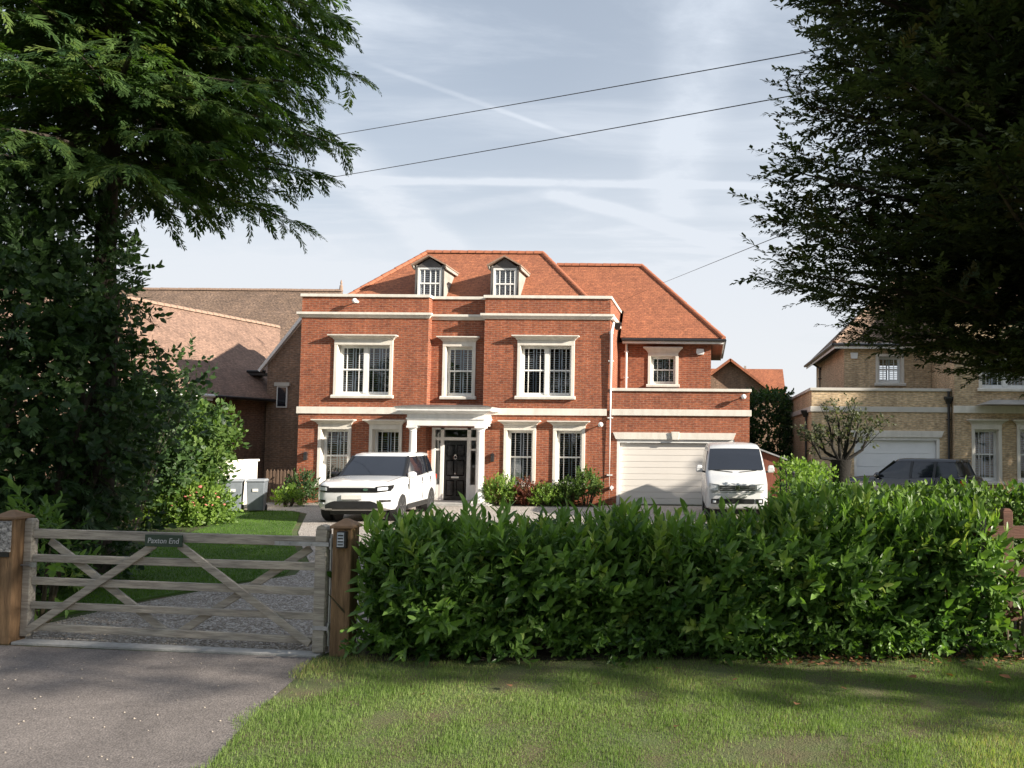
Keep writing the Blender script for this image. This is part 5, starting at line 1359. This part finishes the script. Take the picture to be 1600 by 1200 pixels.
def conifer(name, base, height, z0, profile, n_whorl, per, temps, mat, label, spray=(.28, .5), rise=(.05, .25), tip=.25, gap=.17, trunk_r=.25, bark='bark', lean=None, seed=3, sec_ang=55, sec_len=.36, only=None, dens=1.0, droop_sp=0.0, start=.12, thin=None, vary=(.78, 1.12), sec_taper=.78):
    rnd = random.Random(seed)
    P = root(name, (base[0], base[1], 0), 0, label, 'tree')
    lean = lean or (lambda z: (0, 0))
    tp = [(base[0] + lean(z)[0], base[1] + lean(z)[1], z) for z in np.linspace(0, height, 14)]
    b = MB(); b.tube(tp, [trunk_r * (1 - .93 * i / 13) * (1.25 if i == 0 else 1) for i in range(14)], 10); b.build('trunk', bark, P, smooth=True)
    lim = MB(); pos, dirs, sc = [], [], []
    for w in range(n_whorl):
        zf = (w + rnd.uniform(-.3, .3)) / n_whorl; z = z0 + (height - .3 - z0) * max(0, zf)
        for k in range(per):
            az = w * 2.399 + k * 2 * math.pi / per + rnd.uniform(-.35, .35)
            if only and not only(az, z): continue
            L_ = profile(z, az) * rnd.uniform(*vary)
            if L_ < .25: continue
            dr = Vector((math.cos(az), math.sin(az), 0)); sd_ = Vector((-dr.y, dr.x, 0))
            rs = rnd.uniform(*rise); lx, ly = lean(z); o = Vector((base[0] + lx, base[1] + ly, z)); bend = rnd.uniform(-.12, .12)
            path = lambda t: o + dr * (L_ * t) + sd_ * (bend * L_ * t * t) + Vector((0, 0, L_ * (rs * t + tip * t * t)))
            r0_ = .018 + .012 * L_
            lim.tube([path(t) for t in (0, .3, .6, .85, 1)], [r0_, r0_ * .75, r0_ * .5, r0_ * .3, .005], 5, cap=False)
            t = start; side = 1; gp = gap * (thin(az, z) if thin else 1)
            while t < 1.0:
                p = path(t); tan = (path(min(1, t + .02)) - path(max(0, t - .02))).normalized()
                l2 = (L_ * sec_len * (1 - sec_taper * t) + .16) * rnd.uniform(.7, 1.2)
                a = R(sec_ang + rnd.uniform(-14, 14)) * side; side = -side
                d2 = (tan * math.cos(a) + sd_ * math.sin(a) + Vector((0, 0, rnd.uniform(-.12, .10) - droop_sp))).normalized()
                q = 0.0
                while q < l2:
                    pos.append(p + d2 * q + Vector((0, 0, -droop_sp * q * q * .8 + rnd.uniform(-.03, .03)))); dd = d2 + Vector((rnd.gauss(0, .28), rnd.gauss(0, .28), rnd.gauss(0, .18) - droop_sp * q)); dirs.append(dd); sc.append(rnd.uniform(*spray) * (1 - .25 * t)); q += gp
                t += gp * .62 / L_ / dens
            for _ in range(3): pos.append(path(.97)); dirs.append((path(1) - path(.93)).normalized() + Vector((rnd.gauss(0, .15), rnd.gauss(0, .15), rnd.gauss(0, .1)))); sc.append(rnd.uniform(*spray) * .95)
    V, T, C = scatter(temps, np.array(pos), np.array(dirs), np.array(sc))
    np_mesh('crown', V, T, mat, P, C)
    lim.build('limbs', bark, P, smooth=True)
    return P


# tall dark conifer standing beyond the frame's right edge, its tiers reaching over the hedge
def prof_r(z, az):
    return float(np.interp(z, [2.8, 3.1, 3.5, 4.2, 5.0, 6.0, 7.5, 10, 13, 15], [2.1, 2.9, 3.6, 3.95, 3.85, 3.6, 3.4, 2.9, 1.7, .5]))
conifer('conifer_tree', (4.75, 9.6), 15, 2.95, prof_r, 34, 9, NEEDLE, 'spruce', 'tall dark conifer with tiered branches reaching over the right half of the hedge', spray=(.34, .56), rise=(-.07, .04), tip=.12, gap=.20, trunk_r=.3, sec_ang=48, sec_len=.42, dens=1.6, seed=5, vary=(.88, 1.06), sec_taper=.70, thin=lambda az, z: 2.5 if (z > 7.6 or math.cos(az) > .25) else (1.6 if math.sin(az) > .4 else 1.0))


# cypress by the drive, behind the gate
def prof_l(z, az):
    s_ = float(np.interp(z, [5.6, 6.0, 6.6, 7.5, 9, 11, 13], [2.0, 2.35, 2.35, 2.6, 2.9, 2.2, .7]))
    return s_ * (1 + .14 * math.cos(az))
conifer('cypress_tree', (-8.95, 12.2), 13, 6.0, prof_l, 24, 7, FROND, 'cypress', 'large green cypress with drooping sprays behind the gate', spray=(.34, .58), rise=(-.02, .26), tip=-.16, gap=.19, trunk_r=.22, lean=lambda z: (.10 * math.sin(z * .7) + (.05 * (z - 4) if z > 4 else 0), 0), seed=9, sec_ang=48, sec_len=.40, droop_sp=.22, dens=.88)


# yew and evergreen scrub under the cypress, left of the lawn
P = root('evergreen_thicket', (-9.6, 11.3, 0), 0, 'dense dark evergreen thicket under the cypress, behind the gate', 'shrub')
parts = []
for (c, rad, n, sd_) in (((-9.55, 11.3, 3.3), (1.75, 1.3, 1.9), 2050, 21), ((-9.15, 11.5, 4.3), (1.1, 1.2, 1.1), 1000, 22), ((-9.9, 10.9, 1.4), (1.6, 1.4, 1.4), 1200, 23), ((-9.1, 11.6, 2.2), (1.15, 1.2, 1.3), 1200, 24), ((-11.6, 13.0, 3.0), (1.8, 1.4, 2.4), 1100, 25), ((-9.4, 12.2, .75), (1.2, 1.2, .7), 600, 26), ((-10.2, 11.6, 5.1), (1.4, 1.2, 1.0), 650, 27)):
    d = rand_dirs(n); r_ = lump(d, sd_, .28) * (.4 + .6 * rng.random(n) ** .45); pos = np.array(c) + d * r_[:, None] * np.array(rad)
    ok = pos[:, 2] > .1; pos, d = pos[ok], d[ok]
    dirs = d * .7 + np.array([0, 0, .05]) + rng.normal(scale=.45, size=d.shape)
    parts.append(scatter(FROND[:2] + SPRIG_S[:2], pos, dirs, rng.uniform(.18, .38, len(pos))))
V, T, C = cat(parts); np_mesh('foliage', V, T, 'yew', P, C)
b = MB()
for i in range(14):
    a = i * 2.4; s_ = Vector((-9.7 + .7 * math.cos(a), 11.4 + .6 * math.sin(a), 0)); e = s_ + Vector((random.uniform(-1, 1), random.uniform(-.5, .5), random.uniform(2.2, 4.2)))
    b.tube([s_, s_.lerp(e, .5) + Vector((random.uniform(-.25, .25), random.uniform(-.2, .2), 0)), e], [.07, .045, .012], 6)
b.build('stem', 'bark', P, smooth=True)

bush('elder_shrub', (-13.25, 20.9, 1.7), (1.05, 1.0, 1.25), 1300, .36, 'shrub_mid', 'tall leafy shrub with sunlit right side in front of the brown roofed house', seed=31, amp=.22, zmin=.3)
bush('elder_shrub', (-13.6, 19.6, 1.7), (1.2, 1.1, 1.6), 1300, .36, 'yew', 'dark leafy shrub behind the flowering hedge and nearer the gate', seed=33, amp=.2, zmin=.2)
bush('branching_shrub', (-12.3, 17.8, 2.9), (1.9, .7, .8), 260, .34, 'yew', 'thin branches with small leaves reaching across the brown roof', seed=35, zmin=1.6, hollow=.2, stems=9, amp=.4, stem_r=.35, stem_mat='bark')
hp = bush('flowering_hedge', (-12.6, 20.3, .45), (.95, .75, .55), 900, .26, 'shrub_lime', 'sunlit pale green hedge with pink flowers at the edge of the lawn', 'hedge', seed=36, amp=.12, zmin=.04)
fl = None
for i in range(60):
    a = rng.uniform(0, 6.28); e_ = rng.uniform(.1, 1.4); r_ = rng.uniform(.025, .05)
    p = Vector((.95 * math.cos(a) * math.cos(e_), -abs(.75 * math.sin(a) * math.cos(e_)), .45 + .55 * math.sin(e_)))
    if fl is None:
        m_ = MB(); m_.lathe([(.2, -.6), (.7, -.25), (1, .1), (.8, .5), (.25, .35)], (0, 0, 0), 7); o = fl = m_.build('flower', 'bloom_pink', hp, origin=(0, 0, 0))
    else: o = fl.copy(); col.objects.link(o); o.parent = hp
    o.location = p; o.scale = (r_, r_, r_); o.rotation_euler = (rng.uniform(-.6, .6), rng.uniform(-.6, .6), 0)
bush('laurel_seedling', (-7.72, 9.75, .62), (.34, .35, .62), 70, .30, 'laurel', 'young laurel with glossy leaves close behind the left end of the gate', seed=37, temps=SPRIG, hollow=.15)
bush('leafy_plant', (-9.4, 11.1, .62), (.42, .35, .5), 90, .30, 'shrub_lime', 'bright green leafy plant in front of the dark thicket', seed=38, temps=SPRIG, hollow=.2)

# planting along the foot of the red house
bush('bed_shrub', (-6.78, 27.45, .42), (.55, .38, .42), 330, .20, 'shrub_lime', 'rounded lime green shrub next to the porch', group='shrubs along the house front', seed=41, amp=.12)
bush('bed_shrub', (-5.95, 27.5, .35), (.38, .3, .36), 170, .22, 'shrub_red', 'russet leaved shrub between the lime shrubs', group='shrubs along the house front', seed=42, hollow=.2, stem_mat='wood_shed')
bush('bed_shrub', (-5.25, 27.45, .30), (.5, .36, .32), 280, .18, 'shrub_lime', 'low pale green shrub below the right hand ground floor window', group='shrubs along the house front', seed=43, amp=.12)
bush('bed_shrub', (-4.55, 27.5, .38), (.42, .34, .40), 240, .20, 'shrub_mid', 'dark green shrub below the right hand window', group='shrubs along the house front', seed=44)
bush('bed_shrub', (-3.92, 27.45, .62), (.42, .36, .55), 300, .20, 'shrub_mid', 'taller bright green shrub beside the white downpipe', group='shrubs along the house front', seed=45)
bush('corner_shrub', (-13.2, 27.25, .45), (.42, .4, .48), 240, .22, 'yew', 'dark rounded shrub at the left corner of the red house', seed=46)
bush('corner_plant', (-13.15, 26.3, .22), (.38, .25, .24), 110, .24, 'shrub_lime', 'yellow green arching plant in front of the dark corner shrub', seed=47, hollow=.1)


# laurel hedge along the verge ---------------------------------------
def hedge_h(x): return np.interp(x, [-3.5, -2.4, -.7, .4, 1.1, 1.9, 2.8, 3.6], [.90, .96, .97, .98, 1.16, 1.17, 1.04, .95])
def hedge_y(x): return 8.22 + .05 * (x + 3.4)          # front face
HG = root('laurel_hedge', (0, 8.9, 0), 0, 'glossy green laurel hedge along the grass verge', 'hedge')
parts = []
n = 2500
x = rng.uniform(-3.42, 2.95, n); zf = rng.random(n) ** 1.0; bulge = .13 * np.sin(x * 2.1) + .10 * np.sin(x * 4.7 + 1) + .08 * np.sin(x * 3 + zf * 7)
y = hedge_y(x) + .22 - bulge - .22 * np.sin(np.clip(zf, 0, 1) * 2.9) + rng.random(n) ** 1.5 * .5; z = .04 + zf * (hedge_h(x) - .06)
pos = np.stack([x, y, z], 1); dirs = np.stack([rng.normal(0, .45, n), -.55 + rng.normal(0, .35, n), .55 + rng.normal(0, .35, n)], 1)
parts.append(scatter(SPRIG, pos, dirs, rng.uniform(.17, .42, n), var=np.clip(rng.normal(.42, .26, n), 0, 1)))
n = 1500
x = rng.uniform(-3.45, 3.0, n); y = hedge_y(x) + rng.uniform(.1, 1.15, n); z = hedge_h(x) - .26 + .11 * np.sin(x * 3.3 + y * 2) + .07 * np.sin(x * 7.1 + 1.3) + rng.random(n) * .2
dirs = np.stack([rng.normal(0, .35, n), rng.normal(-.1, .35, n), np.ones(n)], 1)
parts.append(scatter(SPRIG, np.stack([x, y, z], 1), dirs, rng.uniform(.24, .38, n), up=np.array([0, -1., .2]), var=np.clip(rng.normal(.55, .25, n), 0, 1)))
n = 900   # back and left end
x = rng.uniform(-3.45, 3.1, n); pos = np.stack([x, hedge_y(x) + rng.uniform(1.0, 1.3, n), rng.random(n) * hedge_h(x)], 1)
parts.append(scatter(SPRIG, pos, np.stack([rng.normal(0, .4, n), .7 + rng.normal(0, .3, n), .4 + rng.normal(0, .3, n)], 1), rng.uniform(.26, .38, n)))
n = 520   # skirt hanging to the ground, and the thin right end
x = rng.uniform(-3.42, 3.0, n); pos = np.stack([x, hedge_y(x) + .1 + rng.normal(0, .12, n), rng.uniform(.03, .32, n)], 1)
parts.append(scatter(SPRIG, pos, np.stack([rng.normal(0, .6, n), -.7 + rng.normal(0, .3, n), rng.normal(.12, .3, n)], 1), rng.uniform(.16, .28, n), var=np.clip(rng.normal(.35, .2, n), 0, 1)))
V, T, C = cat(parts); tag(np_mesh('foliage', V, T, 'laurel', HG, C), kind='stuff')
b = MB()
for i in range(31):
    x = -3.3 + i * .2 + random.uniform(-.06, .06); s_ = Vector((x, hedge_y(x) + .45 + random.uniform(-.2, .3), 0))
    for k in range(3):
        e = s_ + Vector((random.uniform(-.35, .35), random.uniform(-.35, .3), hedge_h(x) * random.uniform(.6, .95)))
        b.tube([s_, s_.lerp(e, .5) + Vector((random.uniform(-.08, .08), 0, 0)), e], [.022, .014, .005], 5)
b.build('stem', 'twig', HG, smooth=True)
bush('bramble', (3.15, 8.55, .28), (.4, .16, .45), 60, .24, 'hedge_far', 'sparse bramble growing up through the dark post and rail fence', seed=52, temps=SPRIG_S, hollow=.1, stems=5)
# single shoots that stand out along the top
protos = []
for k in range(5):
    tv, tt = t_sprig(8 + k, LEAF_N if k % 2 else LEAF, 44, 1, .36, 60 + k)
    protos.append(np_mesh('shoot', tv, tt, 'laurel', HG, np.full(len(tv), .45 + .12 * k), origin=(0, 0, 0)))
for i in range(250):
    o = protos[i % 5] if i < 5 else protos[i % 5].copy()
    if i >= 5: col.objects.link(o); o.parent = HG
    x = rng.uniform(-3.4, 3.0); y = hedge_y(x) + rng.uniform(-.08, .8); L_ = rng.uniform(.30, .56)
    d = Vector((rng.normal(0, .28), rng.normal(-.12, .25), 1)).normalized()
    o.rotation_mode = 'QUATERNION'; o.rotation_quaternion = d.to_track_quat('X', 'Y')
    o.scale = (L_, L_, L_); o.location = Vector((x, y, float(hedge_h(x)) - .10 + .05 * math.sin(x * 5))) - Vector((0, 8.9, 0))


def box_hedge(name, x0, x1, y0, y1, h, n, size, mat, label, temps, slant=0.0, seed=0):
    H_ = root(name, ((x0 + x1) / 2, (y0 + y1) / 2, 0), 0, label, 'hedge')
    a = rng.random(n); f = rng.random(n); lx, ly = x1 - x0, y1 - y0
    pos = np.zeros((n, 3)); dirs = np.zeros((n, 3)); u = rng.random(n); w = rng.random(n)
    wt = np.array([lx * h, lx * ly, ly * h, ly * h, lx * h * .5]); wt = np.cumsum(wt / wt.sum()); k = np.searchsorted(wt, f)
    dep = rng.random(n) ** 1.4 * min(.35, ly * .4)
    for i, (pp, dd) in enumerate(((lambda s: (x0 + u[s] * lx, y0 + dep[s], w[s] * h), (0, -1, .4)), (lambda s: (x0 + u[s] * lx, y0 + w[s] * ly, h - dep[s] * .7), (0, 0, 1)), (lambda s: (x1 - dep[s], y0 + u[s] * ly, w[s] * h), (1, 0, .4)), (lambda s: (x0 + dep[s], y0 + u[s] * ly, w[s] * h), (-1, 0, .4)), (lambda s: (x0 + u[s] * lx, y1 - dep[s], w[s] * h), (0, 1, .4)))):
        s = k == i; q = pp(s); pos[s] = np.stack([np.broadcast_to(c, s.sum()) for c in q], 1); dirs[s] = dd
    pos[:, 2] += slant * (pos[:, 0] - x0) * (pos[:, 2] / h) + .05 * np.sin(pos[:, 0] * 3 + seed); pos[:, 2] = np.maximum(pos[:, 2], .08)
    dirs += rng.normal(scale=.45, size=dirs.shape)
    V, T, C = scatter(temps, pos, dirs, size * rng.uniform(.75, 1.3, n))
    np_mesh('foliage', V, T, mat, H_, C)
    b = MB()
    for i in range(max(3, int(lx / .5))):
        x = x0 + (i + .5) * lx / max(3, int(lx / .5)); b.tube([(x, (y0 + y1) / 2, 0), (x + random.uniform(-.1, .1), (y0 + y1) / 2, h * .85)], [.03, .01], 5)
    b.build('stem', 'twig', H_)
    return H_


box_hedge('boundary_hedge', 1.35, 8.5, 13.2, 14.4, 1.22, 2600, .24, 'hedge_far', 'soft green boundary hedge behind the laurel, in front of the dark car', SPRIG_S, seed=2)
box_hedge('clipped_hedge', 1.86, 2.5, 16.5, 21.5, 1.52, 900, .22, 'shrub_lime', 'narrow sunlit clipped hedge beside the red brown shed', SPRIG_S, seed=3)
box_hedge('tall_hedge', 1.75, 3.25, 34, 36, 4.0, 1500, .34, 'yew', 'tall dark hedge filling the gap between the two brick houses', SPRIG_S, seed=4)
for i in range(3):
    b = MB(); x, y = 1.76, 16.9 + i * 1.5; b.tube([(x, y, 0), (x, y, 1.5)], .018, 8); b.lathe([(.03, 1.5), (.035, 1.53), (.015, 1.57)], (x, y, 0), 8)
    tag(b.build('railing_post', 'gutter_black', origin=(x, y, 0)), ('front', 'middle', 'rear')[i] + ' one of three thin black iron posts along the narrow clipped hedge', 'post', 'iron posts by the clipped hedge')

# pollarded shrub in the neighbour's garden
P = root('pollard_shrub', (3.15, 19.5, 0), 0, 'pollarded dark stemmed shrub with sparse silvery leaves before the yellow brick house', 'shrub')
b = MB(); b.tube([(3.15, 19.5, 0), (3.12, 19.5, .9), (3.15, 19.5, 1.75)], [.14, .17, .26], 9)
pos, dirs = [], []
for i, (dx, z) in enumerate(((-.5, 2.3), (-.3, 2.5), (-.1, 2.65), (.18, 2.7), (.36, 2.6), (.66, 2.4), (-.66, 2.05), (.1, 2.2))):
    s_ = Vector((3.15 + dx * .2, 19.5, 1.75)); e = Vector((3.15 + dx, 19.5 + random.uniform(-.3, .3), z)); m_ = s_.lerp(e, .55) + Vector((dx * .12, 0, -.12))
    b.tube([s_, m_, e], [.05, .034, .02], 7)
    for k in range(7):
        e2 = e + Vector((random.uniform(-.3, .3) + dx * .3, random.uniform(-.3, .3), random.uniform(-.1, .55))); b.tube([e if k % 2 else m_, e2], [.012, .004], 5)
        for t in (.35, .6, .8, 1.0): pos.append((e if k % 2 else m_).lerp(e2, t)); dirs.append((random.gauss(0, 1), random.gauss(0, 1), random.gauss(.3, .6)))
b.build('stem', 'bark_dark', P, smooth=True)
V, T, C = scatter(SPRIG_S, np.array(pos), np.array(dirs), rng.uniform(.14, .26, len(pos))); np_mesh('foliage', V, T, 'silver_leaf', P, C)

# tuft of dry ornamental grass in front of the neighbour's window
P = root('ornamental_grass', (7.95, 21.0, 0), 0, 'tuft of dry pinkish ornamental grass below the neighbouring window', 'plant')
n = 260; az = rng.uniform(0, 6.28, n); ln = rng.uniform(.7, 1.45, n); tv = np.array([(0, -.012, 0), (0, .012, 0), (.6, .008, .03), (1, 0, -.03), (.6, -.008, .03)]); tt = np.array([(0, 1, 2), (0, 2, 4), (4, 2, 3)])
dirs = np.stack([np.cos(az) * .35, np.sin(az) * .35, np.ones(n)], 1); pos = np.stack([7.95 + .15 * np.cos(az), 21 + .15 * np.sin(az), np.zeros(n)], 1)
V, T, C = inst(tv, tt, pos, dirs, nrm(rng.normal(size=(n, 3))), ln, rng.random(n)); np_mesh('stalks', V, T, 'dry_stalk', P, C)


# ================================================================== GROUND COVER
BL_V = np.array([(0, -.5, 0), (0, .5, 0), (1, 0, .22)]); BL_T = np.array([(0, 1, 2)])


def in_poly(x, y, P_):
    c = np.zeros(len(x), bool); j = len(P_) - 1
    for i in range(len(P_)):
        xi, yi = P_[i]; xj, yj = P_[j]
        m = ((yi > y) != (yj > y)) & (x < (xj - xi) * (y - yi) / (yj - yi + 1e-12) + xi); c ^= m; j = i
    return c


def snoise(x, y, f, seed):
    r_ = np.random.default_rng(seed); s = np.zeros(len(x))
    for i in range(7):
        a = r_.uniform(0, 6.28); k = f * r_.uniform(.5, 2.0); s += np.sin((x * math.cos(a) + y * math.sin(a)) * k + r_.uniform(0, 6.28))
    return s / 7 ** .5


def blades(name, x, y, z, hgt, wid, mat, label, tilt=.45, lo=0, hi=1):
    n = len(x); az = rng.uniform(0, 6.28, n)
    d = np.stack([np.cos(az) * tilt * rng.random(n), np.sin(az) * tilt * rng.random(n), np.ones(n)], 1)
    up = np.stack([np.cos(az + 1.3), np.sin(az + 1.3), np.zeros(n)], 1)
    L_ = hgt * rng.uniform(.5, 1.3, n); sc = np.stack([L_, wid * rng.uniform(.7, 1.3, n), L_], 1)
    var = np.clip(lo + (hi - lo) * (.45 + .22 * snoise(x, y, 2.2, 5) + rng.normal(0, .2, n)), 0, 1)
    V, T, C = inst(BL_V, BL_T, np.stack([x, y, np.full(n, z)], 1), d, up, sc, var)
    return tag(np_mesh(name, V, T, mat, None, C), label, 'grass', kind='stuff')


verge = edge[:6] + [(-3.0, 4.4), (6.0, 4.4), (6.0, 9.2), (3.4, 8.66), (-3.3, 8.30)]
n = 300000
x = rng.uniform(-4, 5.2, n); y = rng.uniform(4.9, 8.75, n) ; y = 4.9 + (y - 4.9) * 1.0
rag = .07 + .09 * snoise(y, x, 5.0, 21); m = in_poly(x + np.maximum(0, rag) * rng.random(n), y, verge)
bare = snoise(x, y, 1.9, 8); near = np.interp(y, [7.6, 8.35], [0, .9]); keep = rng.random(n) < np.clip(1.1 - 1.9 * np.clip(bare - .9, 0, 1) - near * .9, .05, 1)
m &= keep; x, y = x[m], y[m]
hv = .034 + .010 * snoise(x, y, 3, 3) + .010 * snoise(x, y, 9, 31)
blades('verge_grass', x, y, .0, np.clip(hv, .012, .075), .005, 'grass_blade', 'rough mown grass of the verge in front of the hedge')
n = 9000; x = rng.uniform(-9.5, -7.3, n); y = rng.uniform(6.6, 9.0, n); m = ~in_poly(x, y, [(-9.6, 1.61), (-8.6, 4.4), (-8.0, 6.8), (-7.3, 8.66), (-3, 8.3), (-3, 1)]); blades('verge_grass', x[m], y[m], 0, .05, .006, 'grass_blade', 'strip of grass at the foot of the stout gate post')
n = 150000; y = 9.2 + 15.5 * rng.random(n) ** 1.5; x = rng.uniform(-14.8, -6.5, n); m = in_poly(x, y, lawn_pts); blades('lawn_grass', x[m], y[m], .03, .035, .008, 'lawn_blade', 'short mown lawn behind the gate', .5)

# loose stones on the gravel nearest the gate
PEB_V = np.array([(1, 0, 0), (-1, 0, 0), (0, .8, 0), (0, -.8, 0), (0, 0, .6), (0, 0, -.3)]); PEB_T = np.array([(0, 2, 4), (2, 1, 4), (1, 3, 4), (3, 0, 4), (2, 0, 5), (1, 2, 5), (3, 1, 5), (0, 3, 5)])
n = 14000; y = 8.5 + 7 * rng.random(n) ** 1.6; x = rng.uniform(-7.5, -2.5, n); m = in_poly(x, y, drive); x, y = x[m], y[m]; n = len(x)
V, T, C = inst(PEB_V, PEB_T, np.stack([x, y, np.full(n, .013)], 1), nrm(np.stack([rng.normal(size=n), rng.normal(size=n), np.zeros(n)], 1)), np.tile((0, 0, 1.), (n, 1)), rng.uniform(.008, .018, n), rng.random(n))
tag(np_mesh('gravel', V, T, 'pebble', None, C), 'pale loose gravel stones on the drive behind the gate', 'gravel', kind='stuff')
n = 110; x = rng.uniform(-7.2, -3.4, n); y = rng.uniform(5.3, 8.2, n); V, T, C = inst(PEB_V, PEB_T, np.stack([x, y, np.full(n, .012)], 1), nrm(np.stack([rng.normal(size=n), rng.normal(size=n), np.zeros(n)], 1)), np.tile((0, 0, 1.), (n, 1)), rng.uniform(.006, .013, n), rng.random(n))
tag(np_mesh('gravel', V, T, 'pebble', None, C), 'scattered grit stones on the tarmac before the gate', 'gravel', kind='stuff')
# leaf litter under the right end of the hedge, and single fallen leaves on the grass
n = 420; x = rng.uniform(.6, 4.2, n); y = 8.18 + .06 * (x + 1) + rng.normal(0, .16, n); V, T, C = inst(LEAF_R[0], LEAF_R[1], np.stack([x, y, np.full(n, .035)], 1), nrm(np.stack([rng.normal(size=n), rng.normal(size=n), rng.normal(0, .2, n)], 1)), np.tile((0, 0, 1.), (n, 1)) + rng.normal(0, .3, (n, 3)), rng.uniform(.03, .07, n), rng.random(n))
tag(np_mesh('leaf_litter', V, T, 'dead_leaf', None, C), 'reddish leaf litter along the foot of the hedge at its right end', 'leaves', kind='stuff')
lf = None
for i, (x, y) in enumerate(((-.9, 7.35), (.3, 7.55), (.75, 6.85), (-2.35, 7.0), (-1.7, 7.3), (1.9, 7.6), (2.2, 7.75), (2.55, 7.45), (2.75, 7.6), (1.4, 7.85), (-.2, 6.3), (3.0, 7.1), (-.45, 7.85), (1.15, 7.3))):
    if lf is None: o = lf = np_mesh('fallen_leaf', LEAF_R[0], LEAF_R[1], 'dead_leaf', None, np.full(len(LEAF_R[0]), .6), origin=(0, 0, 0))
    else: o = lf.copy(); col.objects.link(o)
    o.location = (x, y, .045); o.rotation_euler = (random.uniform(-.3, .3), random.uniform(-.3, .3), random.uniform(0, 6.28)); s_ = random.uniform(.07, .12); o.scale = (s_, s_, s_)
    tag(o, 'single brown leaf fallen on the grass verge', 'leaf', 'brown leaves on the verge')

conifer('verge_conifer', (12.5, 3.9), 14, 3.4, lambda z, az: float(np.interp(z, [3.4, 4.6, 6, 7, 9, 12, 14], [.5, .9, 2.2, 3.9, 4.1, 2.4, .4])), 18, 6, NEEDLE, 'spruce', 'second conifer along the verge beyond the right edge, shading hedge and gate', spray=(.5, .8), rise=(-.05, .08), tip=.1, gap=.34, trunk_r=.3, sec_ang=48, sec_len=.40, dens=.9, seed=15)
# garden trees further along the road (beyond the frame) that shade the neighbour's front
bush('broadleaf_tree', (21.5, 24.5, 6.0), (4.2, 4.2, 3.4), 2600, .8, 'shrub_mid', 'leafy tree beyond the right edge shading the yellow brick house', 'tree', seed=71, zmin=2.2, stems=9, stem_mat='bark')

# trees on the far side of the road, behind the viewer: the house windows mirror them
src = bush('roadside_tree', (-34, -15, 5.6), (5.5, 4.5, 5.0), 800, 1.1, 'shrub_mid', 'broadleaf tree on the far side of the road behind the viewer', 'tree', group='trees across the road', seed=81, zmin=1.2, stems=7, stem_mat='bark')
for i in range(1, 7):
    r_ = src.copy(); col.objects.link(r_); r_.location = (-34 + i * 11.0 + random.uniform(-1.5, 1.5), -15 + random.uniform(-2, 2), 0); r_.rotation_euler = (0, 0, i * 1.3); r_.scale = (1, 1, random.uniform(.85, 1.2))
    for ch in src.children:
        c_ = ch.copy(); col.objects.link(c_); c_.parent = r_

for o in bpy.data.objects:
    if '_o' in o.keys(): del o['_o']
